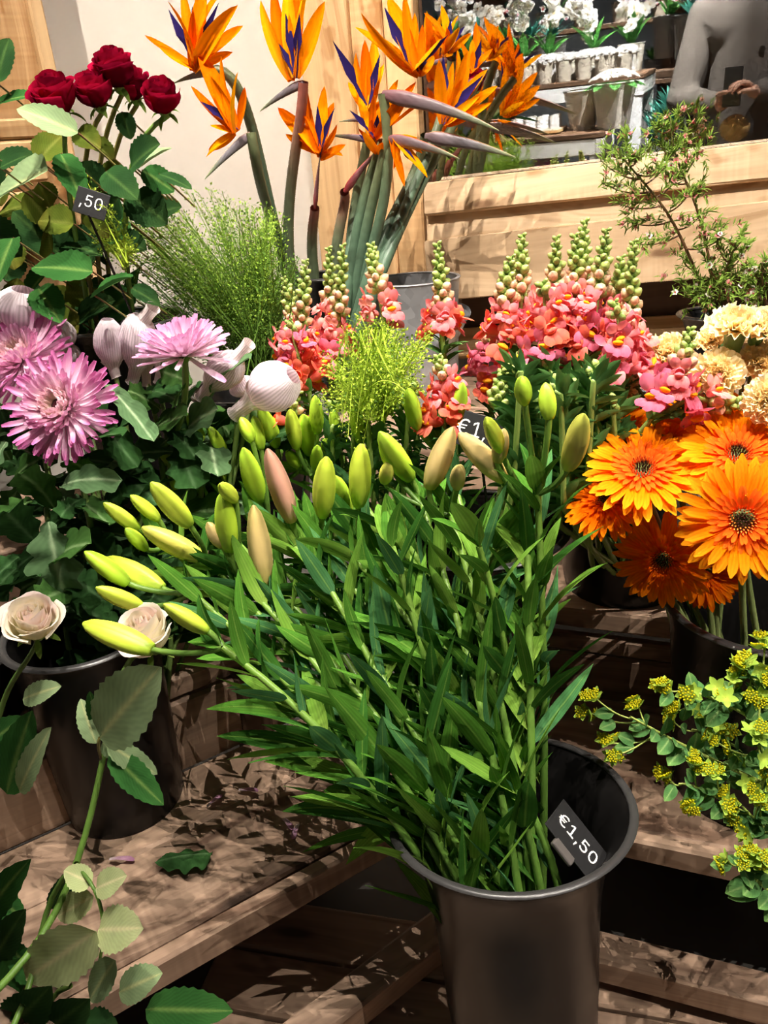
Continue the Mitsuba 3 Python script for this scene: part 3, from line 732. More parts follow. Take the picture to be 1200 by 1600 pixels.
def lily_leaves(key, curve, cum, lo, hi, n, phase, lmax, seed, inner=False):
    r_ = np.random.default_rng(seed)
    for i in range(n):
        u = lo + (hi - lo) * (i + r_.uniform(0, 0.7)) / n
        p = np.array([np.interp(u, cum, curve[:, j]) for j in range(3)])
        q = np.array([np.interp(min(u + 0.03, 1), cum, curve[:, j]) for j in range(3)])
        ax = unit(q - p)
        az = phase + i * 2.4 + r_.normal(0, 0.3)
        e1 = unit(np.cross(ax, [0.2, 0.97, 0.1])); e2 = np.cross(ax, e1)
        out = e1 * math.cos(az) + e2 * math.sin(az)
        ang = r_.uniform(0.38, 0.85) * (0.8 if u < 0.4 else 1.0)
        L = lmax * r_.uniform(0.75, 1.15) * (1.0 - 0.35 * max(0, (u - 0.55) / 0.45))
        d = unit(ax * math.cos(ang) + out * math.sin(ang) + np.array([0, 0, 0.05]))
        tip = p + d * L + out * L * 0.10 - np.array([0, 0, 1]) * L * r_.uniform(-0.02, 0.16)
        ok = True
        for q_ in (tip, (p + tip) / 2):
            pr_ = ROT.T @ (q_ - EYE); X_, Y_ = 600 + FOCAL * pr_[0] / pr_[2], 800 + FOCAL * pr_[1] / pr_[2]
            rad = math.hypot(q_[0] - LILY1[0], q_[1] - LILY1[1])
            # the right of the bucket stays open, the card free, and nothing hangs over the front of the rim
            if u < 0.62 and q_[2] < 0.56 and (X_ > 872 or (rad > 0.112 and X_ > 640) or (X_ > 836 and Y_ > 1205)): ok = False
        if not ok: continue
        w = L * r_.uniform(0.125, 0.185) * (1.0 if u < 0.75 else 1.35)
        k = "lily_leaf_light" if (u < 0.36 and r_.random() < 0.55) else LEAFK[r_.integers(0, 5)]
        part(key, "leaf", blade(p, tip, w, -out * 0.3 + ax + r_.normal(0, 0.12, 3), bow=r_.uniform(-0.02, 0.13), cup=r_.uniform(0.15, 0.45), roll=r_.normal(0, 0.25), twist=r_.normal(0, 0.5), n=8, m=2, k=k, wave=0.02, waves=2), "leaf_skin")


def lily(headpt, rim, base, buds, label, seed, y, nl=27, group=None):
    key = thing("lily_stem", label, "lily", group)
    c = through(base, rim, headpt, 0.5, 22)
    seg = np.linalg.norm(np.diff(c, axis=0), axis=1); cum = np.concatenate([[0], np.cumsum(seg)]) / seg.sum()
    part(key, "stem", tube(c, np.linspace(0.0054, 0.0036, 23), 8, "lily_stem"), "plant_solid")
    r_ = np.random.default_rng(seed)
    lily_leaves(key, c, cum, 0.34, 0.985, nl, r_.uniform(0, 6), 0.122, seed)
    top = c[-1]
    for b in buds:
        tx, ty, bx, by, k = BUDS[b]
        yy = y + r_.normal(0, 0.012)
        bp, tp = P(bx, by, y=yy), P(tx, ty, y=yy + r_.normal(0, 0.015) - 0.012)
        L = np.linalg.norm(tp - bp)
        key_b = part(key, "bud", bud(bp, tp, min(0.0135, max(0.0085, L * 0.165)), k), "plant_solid", label="pink lily bud" if k == PK else "tan-striped lily bud" if k == TN else None)
        mid = bp + (bp - tp) * 0.30 + (top - bp) * 0.25
        part(key, "flower_stalk", tube(bez(top, mid, bp + (tp - bp) * 0.02, 7), np.linspace(0.0032, 0.0036, 8), 7, "lily_stem"), "plant_solid")
    for j in range(3):                                            # the broad leaves right under the buds
        az = r_.uniform(0, 6.3) + j * 2.1
        ax = unit(c[-1] - c[-3]); e1 = unit(np.cross(ax, [0.1, 0.9, 0.2])); e2 = np.cross(ax, e1)
        out = e1 * math.cos(az) + e2 * math.sin(az)
        L = r_.uniform(0.055, 0.085)
        part(key, "leaf", blade(top, top + unit(ax + out * r_.uniform(0.5, 1.0)) * L, L * 0.30, ax - out * 0.2, bow=0.10, cup=0.35, twist=r_.normal(0, 0.3), n=8, m=4, k=LEAFK[r_.integers(0, 4)]), "leaf_skin")
    return key, c


for i, (hp, y, rp, bs, lab) in enumerate(LILIES):
    head = P(*hp, y=y)
    rim = P(*rp, z=LILY1[2] - 0.006)
    base = LILY0 + unit(LILY1 - LILY0) * 0.03 + np.array([(rim - LILY1)[0] * 0.30, (rim - LILY1)[1] * 0.30, 0])
    key, c = lily(head, rim, base, bs, lab, 500 + i, y)
    if i == 0:                                                    # leaves that reach out over the left shelf, one of them bent over the rim
        for (a, b, w, k, cup, ct) in (((470, 1118), (322, 1108), 0.020, "lily_leaf", .2, (400, 1096)), ((505, 1180), (338, 1150), 0.023, "lily_leaf_dark", .2, (420, 1148)), ((560, 1232), (412, 1190), 0.020, "lily_leaf", .2, (480, 1185)),
                                      ((600, 1275), (505, 1236), 0.024, "lily_leaf", .3, (550, 1225)), ((620, 1290), (440, 1268), 0.026, "lily_leaf_dark", .25, (530, 1248)), ((625, 1300), (472, 1332), 0.014, "lily_leaf", .1, (560, 1290)),
                                      ((622, 1300), (540, 1352), 0.026, "lily_leaf_light", .2, (600, 1275))):
            ya = 0.655
            part(key, "leaf", blade(P(*a, y=ya), P(*b, y=ya - 0.02), w, TOWARD + np.array([0, 0, 0.7]), cup=cup, n=9, m=2, k=k, ctrl=P(*ct, y=ya - 0.01)), "leaf_skin")
rg = np.random.default_rng(77)
for i in range(15):                                               # shorter stems in the middle of the bunch
    rim = P(rg.uniform(655, 850), rg.uniform(1200, 1345), z=LILY1[2] - 0.006)
    d = rim - LILY1
    hp = (rg.uniform(470, 840), rg.uniform(840, 960))
    head = P(*hp, y=rg.uniform(0.72, 0.88))
    base = LILY0 + unit(LILY1 - LILY0) * 0.03 + np.array([d[0] * 0.3, d[1] * 0.3, 0])
    lily(head, rim, base, (), "leafy lily stem without a visible bud, deep in the front bunch", 700 + i, 0.8, nl=28, group="leafy lily stems inside the front bunch")
# ------------------------------------------------------------------ roses
def rose_petal(R, f, h, half, lip, k, seed, n=7, m=10):
    r_ = np.random.default_rng(seed)
    t = np.linspace(0, 1, n + 1)[:, None]; s = np.linspace(-1, 1, m + 1)[None]
    phi = s * half * (0.35 + 0.65 * np.sin(np.pi / 2 * np.clip(t * 1.7 + 0.12, 0, 1)))
    rho = R * f * (0.22 + 0.78 * np.sin(np.pi / 2 * np.clip(t * 1.55, 0, 1)) - 0.16 * np.clip(t - 0.55, 0, 1) * (1 - lip * 2)) * (1 + 0.10 * s)
    over = np.clip((t - 0.74) / 0.26, 0, 1) ** 1.7
    edge = (1 - 0.10 * np.abs(s) ** 3)
    rho = rho + R * lip * over * 0.55 * edge
    z = R * h * (t ** 1.05) * (1 - 0.13 * np.abs(s) ** 2.4 * t) - R * lip * over * 0.36
    wob = r_.normal(0, 1, 4)
    ru = 0.055 if 'cream' in k else 0.035
    z = z + R * ru * t * np.sin(3.4 * s + wob[0] * 2); rho = rho + R * ru * t * np.sin(4.6 * s + wob[1] * 2)
    return grid(np.stack([rho * np.cos(phi), rho * np.sin(phi), z], -1), k)


ROSE_PLY = {}


def rose_head(key, pos, axis, R, keys, n=20, open_=1.0, spin=0.0):
    m = MZ(pos, axis, R, spin)
    for i in range(n):
        u = i / (n - 1)
        kk = (keys[0] if i % 3 else keys[1], i, n, open_)
        if kk not in ROSE_PLY:
            f = 0.10 + 0.80 * u ** 0.85
            ROSE_PLY[kk] = shape(rose_petal(1.0, f, 1.62 - 0.42 * u ** 2, 2.2 - 1.35 * u, (-0.05 + 0.42 * u ** 1.5) * open_, kk[0], 40 + i), "soft_petal")
        part(key, "petal", ROSE_PLY[kk], M=m @ rotz(i * 2.4 + 0.15 * math.sin(i * 5.0)) @ tr(0, 0, 0.06 * math.sin(i * 3.3)))
    part(key, "calyx", lathe([(0.0, -0.30), (0.16, -0.28), (0.26, -0.14), (0.30, 0.02), (0.24, 0.12)], 12, "calyx", M=m), "plant_solid")
    for i in range(5):
        a = i * 1.2566 + spin
        L = 0.95
        part(key, "sepal", xf(blade((0.24, 0, -0.02), (0.24 + 0.55 * L, 0, -0.35 - 0.2 * (i % 2)), 0.24, (0, 0, 1), bow=0.25, cup=0.3, k="calyx", n=6), m @ rotz(a)), "leaf_skin")


def leaflet(key, A, B, W, up, k, mat="leaf_gloss", cup=0.22, bow=0.06, name="leaf", seed=0):
    r_ = np.random.default_rng(seed + 900)
    n = 18
    ser = lambda t: pr_oval(t) * (1 + 0.05 * np.where((t * n).round().astype(int) % 2 == 0, 1, -1) * (t > 0.1))
    part(key, name, blade(A, B, W, up, bow=bow, cup=cup, roll=r_.normal(0, 0.15), twist=r_.normal(0, 0.25), prof=ser, n=n, m=4, k=k, wave=0.012, waves=2.5), mat)


RED = ("rose_red", "rose_red_dark")
RED_ROSES = [((86, 150), 1.00, 39, (0.10, -0.55, 1), "biggest red rose bloom, leftmost of the bunch", (112, 330), (86, 188)),
             ((146, 142), 1.04, 33, (0.05, -0.5, 1), "red rose bloom second from the left, behind the leftmost", (130, 340), (139, 180)),
             ((178, 108), 1.07, 36, (0.05, -0.4, 1), "highest red rose bloom of the bunch", (150, 350), (172, 148)),
             ((206, 132), 1.10, 30, (0.15, -0.4, 1), "red rose bloom between the highest and the rightmost", (165, 350), (196, 165)),
             ((252, 152), 1.02, 33, (0.25, -0.55, 0.9), "rightmost red rose bloom, darker and half closed, beside the orange flower", (196, 330), (240, 184))]
for i, ((px, py), y, rpx, ax, lab, low, neck) in enumerate(RED_ROSES):
    key = thing("red_rose", lab, "rose")
    c = P(px, py, y=y); R = rpx * per_px(c) / 1.02
    axis = unit(ax); pos = c - axis * R * 0.75
    rose_head(key, pos, axis, R, RED, 22, 0.55 if i == 4 else 0.8, spin=i * 1.3)
    foot = ROSEC + np.array([0.02 * i - 0.04, 0.01 * i, SZ[2] + 0.03])
    st = through(foot, P(*low, y=y + 0.02), pos - axis * R * 0.25, 0.6, 16)
    part(key, "stem", tube(st, np.linspace(0.0045, 0.0034, 17), 7, "rose_stem" if i in (0, 4) else "rose_stem_brown"), "plant_solid")
# leaves of the red roses: base, tip, width in px, colour, y, which rose
RL = [((122, 208), (26, 170), 46, "rose_leaf_pale", .95, 0), ((75, 265), (-20, 330), 90, "rose_leaf_pale", .93, 0), ((120, 205), (158, 232), 40, "rose_leaf_olive", 1.02, 1), ((95, 240), (130, 318), 44, "rose_leaf", .97, 0),
      ((60, 250), (100, 210), 50, "rose_leaf_olive", 1.05, 0), ((205, 262), (250, 225), 58, "rose_leaf_dark", 1.0, 4), ((215, 265), (268, 232), 46, "rose_leaf_pale", 1.04, 4), ((222, 266), (272, 300), 44, "rose_leaf", 1.0, 4),
      ((248, 272), (300, 296), 26, "rose_leaf_dark", .98, 4), ((165, 268), (215, 312), 50, "rose_leaf_dark", .98, 2), ((205, 305), (262, 350), 62, "rose_leaf_dark", 1.0, 3), ((145, 425), (50, 418), 66, "rose_leaf", .92, 1),
      ((148, 462), (208, 432), 52, "rose_leaf", .90, 2), ((20, 372), (-10, 455), 70, "rose_leaf", .90, 0), ((-30, 350), (35, 400), 60, "rose_leaf_dark", .95, 0), ((130, 330), (170, 372), 30, "rose_leaf_olive", .95, 1),
      ((115, 350), (60, 345), 54, "rose_leaf_olive", 1.0, 1), ((40, 300), (78, 350), 54, "rose_leaf_olive", 1.02, 0), ((60, 285), (78, 322), 40, "rose_leaf_olive", 1.0, 0), ((190, 175), (205, 218), 30, "rose_leaf_dark", 1.08, 3),
      ((140, 215), (175, 250), 40, "rose_leaf_olive", 1.06, 2), ((205, 450), (250, 478), 34, "rose_leaf_dark", .95, 3), ((48, 150), (-20, 168), 34, "rose_leaf", 1.0, 0), ((-5, 130), (15, 60), 44, "rose_leaf_dark", 1.0, 0),
      ((0, 262), (52, 240), 26, "rose_leaf_dark", .92, 0), ((60, 450), (95, 505), 50, "rose_leaf", .93, 0), ((100, 380), (160, 400), 54, "rose_leaf_dark", 1.02, 1), ((90, 395), (20, 330), 60, "rose_leaf_dark", 1.04, 0),
      ((120, 500), (180, 470), 50, "rose_leaf_dark", 1.02, 2), ((40, 480), (-20, 500), 60, "rose_leaf_dark", 1.02, 0), ((150, 280), (190, 260), 34, "rose_leaf_olive", 1.08, 3), ((170, 380), (230, 390), 50, "rose_leaf_dark", 1.08, 3)]
rr = np.random.default_rng(5)
for i in range(46):                                               # the dense lower foliage
    a = np.array([rr.uniform(-20, 235), rr.uniform(240, 500)])
    if a[0] > 160 and a[1] < 300: continue
    an = rr.uniform(0, 6.283)
    RL.append((tuple(a), tuple(a + rr.uniform(50, 80) * np.array([math.cos(an), math.sin(an) * .8])), rr.uniform(44, 62), ("rose_leaf_dark", "rose_leaf_dark", "rose_leaf", "rose_leaf_olive")[rr.integers(0, 4)], rr.uniform(1.02, 1.18), int(rr.integers(0, 5))))
for i, (a, b, w, k, y, who) in enumerate(RL):
    key = "red_rose" if who == 0 else f"red_rose_{who:03d}"
    A, B = P(*a, y=y), P(*b, y=y + rr.normal(0, 0.025))
    leaflet(key, A, B, w * per_px(A), TOWARD * rr.uniform(0.6, 1.0) + np.array([rr.normal(0, .25), 0, rr.uniform(0.1, 0.8)]), k, seed=i, cup=rr.uniform(0.15, 0.35))
    part(key, "leaf_stalk", tube(bez(A, A + np.array([0.01, 0.02, -0.02]), A + np.array([0.015, 0.05, -0.045]), 4), 0.0014, 5, "rose_stem_brown"), "plant_solid")

CREAM = ("rose_cream", "rose_cream_pink")
for i, ((px, py), y, rpx, ax, lab, pts) in enumerate([((52, 972), .60, 47, (0.35, -0.35, 0.9), "cream rose with ruffled petals at the left edge, in front of the black bucket", ((40, 1035), (8, 1090), (-40, 1240))),
                                                   ((228, 990), .655, 48, (0.05, -0.35, 1), "pale pink cream rose half hidden behind the lowest lily bud", ((198, 1040), (160, 1190), (60, 1470)))]):
    key = thing("cream_rose", lab, "rose")
    c = P(px, py, y=y); R = rpx * per_px(c) / 1.05
    axis = unit(ax); pos = c - axis * R * 0.75
    rose_head(key, pos, axis, R, CREAM, 19, 1.2, spin=1.9 * i + .4)
    ys = (.62, .555, .425) if i else (y, y - 0.01, y - 0.06)
    q = [pos - axis * R * 0.25] + [P(*p_, y=v) for p_, v in zip(pts, ys)]
    q += [np.array([-.68 + .05 * i, .21, .365]), np.array([-.665 + .03 * i, .13, .06])]
    part(key, "stem", tube(spline(q, 34), np.linspace(0.0030, 0.0050, 34), 8, "rose_stem"), "plant_solid")
    if i:
        LV = [((156, 1152), (251, 1042), 98, "rose_leaf_pale", .555, .1), ((150, 1162), (126, 1092), 34, "rose_leaf_pale", .555, .1), ((158, 1140), (140, 1080), 26, "rose_leaf", .575, .2), ((168, 1162), (246, 1210), 36, "rose_leaf_pale", .55, .5),
              ((172, 1176), (256, 1258), 46, "rose_leaf", .555, .6), ((160, 1160), (190, 1180), 30, "rose_leaf_pale", .55, .2)]
    else:
        LV = [((36, 1092), (96, 1072), 36, "rose_leaf_pale", .58, .5), ((10, 1240), (50, 1110), 60, "rose_leaf", .56, .3), ((30, 1236), (80, 1136), 44, "rose_leaf_pale", .555, .3), ((-30, 1170), (40, 1120), 44, "rose_leaf", .57, .4), ((-20, 1220), (30, 1160), 40, "rose_leaf_dark", .59, .4)]
    for j, (a, b, w, k, yy, upz) in enumerate(LV):
        A = P(*a, y=yy)
        leaflet(key, A, P(*b, y=yy + (0.02 if j % 2 else -0.015)), w * per_px(A), TOWARD + np.array([0.1 * (j % 3 - 1), 0, upz]), k, seed=60 + 10 * i + j, cup=0.12, bow=0.04)
    if i: part(key, "leaf_stalk", tube(bez(P(160, 1192, y=.556), P(150, 1165, y=.55), P(156, 1152, y=.555), 5), 0.0018, 6, "rose_stem_brown"), "plant_solid")
# the spray of rose leaves that hangs over the front edge, bottom left
key = thing("rose_spray", "hanging spray of pale green rose leaves over the shelf edge, bottom left", "rose leaves")
sp = CubicSpline([0, .4, 1], np.array([P(118, 1352, y=.47), P(152, 1400, y=.45), P(156, 1500, y=.43)]))(np.linspace(0, 1, 10))
part(key, "leaf_stalk", tube(sp, 0.0020, 6, "rose_stem"), "plant_solid")
for j, (a, b, w, k, yy, uz) in enumerate([((150, 1455), (40, 1530), 92, "rose_leaf_under", .42, .3), ((150, 1388), (198, 1368), 44, "rose_leaf_under", .45, .5), ((146, 1400), (90, 1432), 46, "rose_leaf_under", .455, .5), ((154, 1452), (224, 1450), 66, "rose_leaf_under", .43, .5),
                                           ((180, 1500), (140, 1562), 50, "rose_leaf_pale", .42, .5), ((186, 1550), (254, 1520), 52, "rose_leaf_pale", .42, .6), ((228, 1576), (364, 1580), 58, "rose_leaf", .41, .8), ((144, 1380), (100, 1360), 40, "rose_leaf_under", .46, .6)]):
    A = P(*a, y=yy)
    leaflet(key, A, P(*b, y=yy + 0.012 * (j % 3 - 1)), w * per_px(A), TOWARD + np.array([0, 0, uz]), k, seed=90 + j, cup=0.12, bow=0.04)
key = thing("rose_spray", "dark green rose leaves at the bottom left corner of the picture", "rose leaves")
for j, (a, b, w, k, yy, uz) in enumerate([((-30, 1440), (48, 1342), 50, "rose_leaf", .45, .3), ((-10, 1500), (40, 1420), 50, "rose_leaf_dark", .43, .4), ((-20, 1560), (50, 1500), 60, "rose_leaf", .41, .4), ((20, 1600), (80, 1540), 70, "rose_leaf_dark", .40, .3), ((60, 1620), (140, 1560), 76, "rose_leaf_dark", .40, .3),
                                           ((80, 1420), (118, 1352), 30, "rose_leaf_dark", .47, .4), ((0, 1400), (40, 1440), 44, "rose_leaf", .46, .4), ((90, 1640), (20, 1580), 70, "rose_leaf", .39, .4), ((60, 1530), (10, 1470), 50, "rose_leaf", .42, .4), ((-30, 1420), (20, 1370), 40, "rose_leaf_dark", .47, .4), ((130, 1600), (190, 1620), 60, "rose_leaf_dark", .40, .4)]):
    A = P(*a, y=yy)
    leaflet(key, A, P(*b, y=yy + 0.02 * (j % 3 - 1)), w * per_px(A), TOWARD + np.array([0.2 * (j % 2), 0, uz]), k, seed=110 + j, cup=0.2, bow=0.05)
part(key, "stem", tube(spline([P(120, 1350, y=.47), P(60, 1480, y=.43), P(0, 1640, y=.34), (-.63, .16, .30), (-.65, .12, .06)], 22), 0.0035, 6, "rose_stem"), "plant_solid")
part(key, "stem", tube(spline([P(110, 1540, y=.41), P(70, 1590, y=.39), P(30, 1690, y=.33), (-.62, .17, .30), (-.64, .14, .06)], 22), 0.0032, 6, "rose_stem"), "plant_solid")
# ------------------------------------------------------------------ chrysanthemums
MUM_PLY = {}


def mum_petal(kind, variant):
    kk = (kind, variant)
    if kk not in MUM_PLY:
        r_ = np.random.default_rng(variant * 7 + len(kind))
        L, W, bow, k, cup = {"in": (0.34, 0.105, -0.30, "mum_in", 0.9), "mid": (0.58, 0.110, -0.20, "mum_mid", 0.85), "out": (0.92, 0.110, -0.14, "mum_out", 0.8), "pale": (1.0, 0.15, -0.03, "mum_pale", 0.6)}[kind]
        b = bow * r_.uniform(0.6, 1.3)
        MUM_PLY[kk] = shape(blade((0.02, 0, 0), (L * r_.uniform(0.92, 1.05), 0.04 * r_.normal(), 0.0), W, (0, 0, 1), bow=b, cup=cup, twist=r_.normal(0, 0.25), prof=pr_strap, n=7, m=3, k=k), "soft_petal")
    return MUM_PLY[kk]


def mum_head(key, pos, axis, R, seed, n=260):
    r_ = np.random.default_rng(seed)
    m = MZ(pos, axis, R)
    for i in range(n):
        u = i / (n - 1)                                            # 0 innermost
        kind = "in" if u < 0.24 else "mid" if u < 0.55 else "out"
        el = math.radians(80 - 96 * u ** 0.95) + r_.normal(0, 0.09)
        q = m @ rotz(i * 2.39996 + r_.normal(0, 0.08)) @ tr(0.10 + 0.03 * u, 0, 0.10 * (1 - u)) @ roty(-el)
        s = r_.uniform(0.88, 1.06)
        part(key, "petal", mum_petal(kind, i % 3), M=q @ np.diag([s, 1, 1, 1]))
    part(key, "eye", lathe([(0, 0.02), (0.13, 0.05), (0.12, 0.16), (0.05, 0.2), (0, 0.2)], 12, "mum_eye", M=m), "plant_solid", label="dark centre of the bloom")
    part(key, "calyx", lathe([(0.05, -0.22), (0.14, -0.16), (0.24, -0.04), (0.2, 0.05), (0, 0.06)], 14, "calyx", M=m), "plant_solid")


def lobed(t): return pr_mum(t)


def mum_leaf(key, A, B, W, up, k, mat="leaf_gloss", seed=0, bow=0.12):
    r_ = np.random.default_rng(seed + 300)
    part(key, "leaf", blade(A, B, W, up, bow=bow, cup=r_.uniform(0.05, 0.35), roll=r_.normal(0, 0.25), twist=r_.normal(0, 0.35), prof=pr_mum, n=18, m=4, k=k, wave=0.05, waves=3), mat)


def mum_stem(key, top, foot, r0=0.0042):
    mid = (np.asarray(top) * 0.5 + np.asarray(foot) * 0.5) + np.array([(top[0] - foot[0]) * 0.12, 0.0, -0.02])
    c = through(foot, mid, top, 0.5, 14)
    part(key, "stem", tube(c, np.linspace(r0 * 1.15, r0, 15), 8, "mum_stem"), "plant_solid")
    return c


def clothe(key, c, n, seed, lo=0.30, hi=0.95, L=0.075):
    r_ = np.random.default_rng(seed)
    for i in range(n):
        u = lo + (hi - lo) * (i + r_.uniform(0, .8)) / n
        j = min(int(u * (len(c) - 1)), len(c) - 2)
        p = c[j] + (c[j + 1] - c[j]) * (u * (len(c) - 1) - j)
        az = i * 2.4 + r_.uniform(0, 1.2)
        d = np.array([math.cos(az), math.sin(az), r_.uniform(-0.35, 0.5)])
        l = L * r_.uniform(0.8, 1.35)
        k = ("mum_leaf", "mum_leaf_dark", "mum_leaf_dark", "mum_leaf_gray")[r_.integers(0, 4)]
        mum_leaf(key, p, p + unit(d) * l - np.array([0, 0, l * 0.15]), l * r_.uniform(0.5, 0.68), (0.1 * r_.normal(), -0.35, 1), k, seed=seed * 31 + i)


def mum_foot(i): return MUMC + np.array([0.05 * math.cos(i * 2.4), 0.05 * math.sin(i * 2.4), SZ[0] + 0.02])


OPEN = [((98, 638), .80, 92, (0.12, -0.80, 0.62), "largest open pink chrysanthemum with magenta petal tips facing the viewer", 275), ((34, 562), .86, 84, (0.0, -0.55, 0.85), "pink chrysanthemum bloom cut by the left edge, behind the largest one", 250)]
for i, ((px, py), y, rpx, ax, lab, n) in enumerate(OPEN):
    key = thing("chrysanthemum", lab, "chrysanthemum")
    c = P(px, py, y=y); R = rpx * per_px(c) * 0.98
    mum_head(key, c, unit(ax), R, 20 + i, n)
    s = mum_stem(key, c - unit(ax) * R * 0.2, mum_foot(i))
    clothe(key, s, 9, 40 + i)
# seen from the side: a shallow fan of long petals
key = thing("chrysanthemum", "pale pink chrysanthemum seen from the side, petals fanned upwards, between netted buds", "chrysanthemum")
c = P(287, 556, y=.88); R = 80 * per_px(c); ax = unit((0.02, -0.22, 1)); m = MZ(c, ax, R)
r_ = np.random.default_rng(3)
for i in range(88):
    u = i / 87
    el = math.radians(68 - 62 * u) + r_.normal(0, 0.05)
    part(key, "petal", mum_petal("pale", i % 3), M=m @ rotz(i * 2.39996) @ tr(0.08, 0, 0.0) @ roty(-el) @ np.diag([r_.uniform(0.85, 1.02) * (0.72 + .28 * u), 1, 1, 1]))
part(key, "calyx", lathe([(0.05, -0.14), (0.13, -0.08), (0.2, 0.0), (0.12, 0.05), (0, 0.06)], 14, "calyx", M=m), "plant_solid")
for i in range(3):
    a = 0.6 + i * 0.7
    part(key, "petal", mum_petal("pale", i), M=m @ rotz(-a) @ tr(0.1, 0, -0.02) @ roty(0.35))
s = mum_stem(key, c - ax * R * 0.1, P(250, 700, y=.90)); clothe(key, s, 3, 61, .3, .9)
part(key, "stem", tube(through(mum_foot(3), (mum_foot(3) + s[0]) / 2 + [0.02, 0, 0], s[0]), 0.0045, 7, "mum_stem"), "plant_solid")


def netted(label, base, top, rpx, y, seed, collar=None, tail=None, ynear=None):
    """A bud in its white net sleeve; the net runs on down the stalk and may stand up as an empty collar."""
    key = thing("netted_chrysanthemum", label, "chrysanthemum bud", None)
    A, B = P(*base, y=y), P(*top, y=y)
    L = np.linalg.norm(B - A); R = rpx * per_px(A)
    t = np.linspace(0, 1, 15)
    r = R * np.clip(np.sin(np.pi * np.clip(0.06 + 0.88 * t, 0, 1) ** 1.05), 0, 1) ** 0.62
    g = lathe(np.column_stack([r, t * L]), 30, "net", 15, 0.006, M=MZ(A, B - A, 1, seed))
    nn = meshkit.noise(g[0] * 60, seed)[:, None] - 0.5
    g = (g[0] + unit(B - A) * 0 + (g[0] - (A + B) / 2) * 0.10 * nn, g[1], g[2])
    part(key, "net_sleeve", g, "soft_petal")
    if tail is not None:
        Tp = P(*tail, y=y)
        c = through(Tp, (Tp + A) / 2, A + (B - A) * 0.12, 0.5, 9)
        part(key, "net_tail", tube(c, np.concatenate([[R * 0.36], np.linspace(R * 0.30, R * 0.34, 6), [R * 0.42, R * 0.55, R * 0.7]]), 16, "net_tail"), "soft_petal")
        part(key, "stem", tube(through(mum_foot(seed), (mum_foot(seed) * .5 + Tp * .5) + np.array([.02, .03, 0]), Tp + unit(A - Tp) * 0.01, .5, 10), 0.0036, 7, "mum_stem"), "plant_solid")
    if collar is not None:
        Cp = P(*collar, y=y)
        c = np.linspace(A + (B - A) * 0.80, Cp, 6)
        part(key, "net_collar", tube(c, [R * 0.75, R * 0.5, R * 0.36, R * 0.32, R * 0.33, R * 0.38], 16, "net_tail"), "soft_petal")
    return key


netted("netted chrysanthemum bud left of the side-on pink bloom, showing green at its base", (176, 572), (168, 498), 25, .93, 1, tail=(182, 590))
netted("netted chrysanthemum bud with an upright white collar behind the side-on bloom", (214, 572), (218, 492), 30, .95, 2, collar=(240, 480), tail=(206, 598))
netted("netted bud whose white sleeve hangs under the side-on pink bloom", (228, 570), (232, 520), 22, .97, 3, tail=(229, 602))
netted("netted bud just right of the hanging sleeves, under the side-on bloom", (252, 574), (262, 530), 20, .96, 5, tail=(246, 598))
netted("netted chrysanthemum bud with a white collar pointing up right beside the side-on bloom", (330, 600), (372, 558), 29, .93, 4, collar=(390, 536), tail=(312, 622))
netted("rightmost netted chrysanthemum bud, largest and round, above the lily buds", (398, 622), (458, 586), 40, .90, 6, tail=(366, 648))
netted("smaller netted bud half hidden below the two right-hand netted buds", (388, 618), (372, 590), 22, .96, 7, tail=(392, 640))
netted("large netted pink chrysanthemum at the top left edge, bent stray petal under it", (34, 516), (36, 452), 45, .92, 8, tail=(34, 530))
netted("netted bud behind the open blooms on the left, in shade", (96, 548), (86, 500), 28, .98, 9, tail=(98, 560))
netted("small netted bud behind the largest pink bloom", (112, 574), (104, 536), 18, 1.0, 10, tail=(114, 590))
key = "netted_chrysanthemum_007"
part(key, "stray_petal", blade(P(66, 512, y=.90), P(104, 500, y=.88), 0.010, (0, -.4, 1), bow=-0.15, cup=.5, prof=pr_strap, k="mum_out", n=6, m=2), "soft_petal", label="stray pink petal")

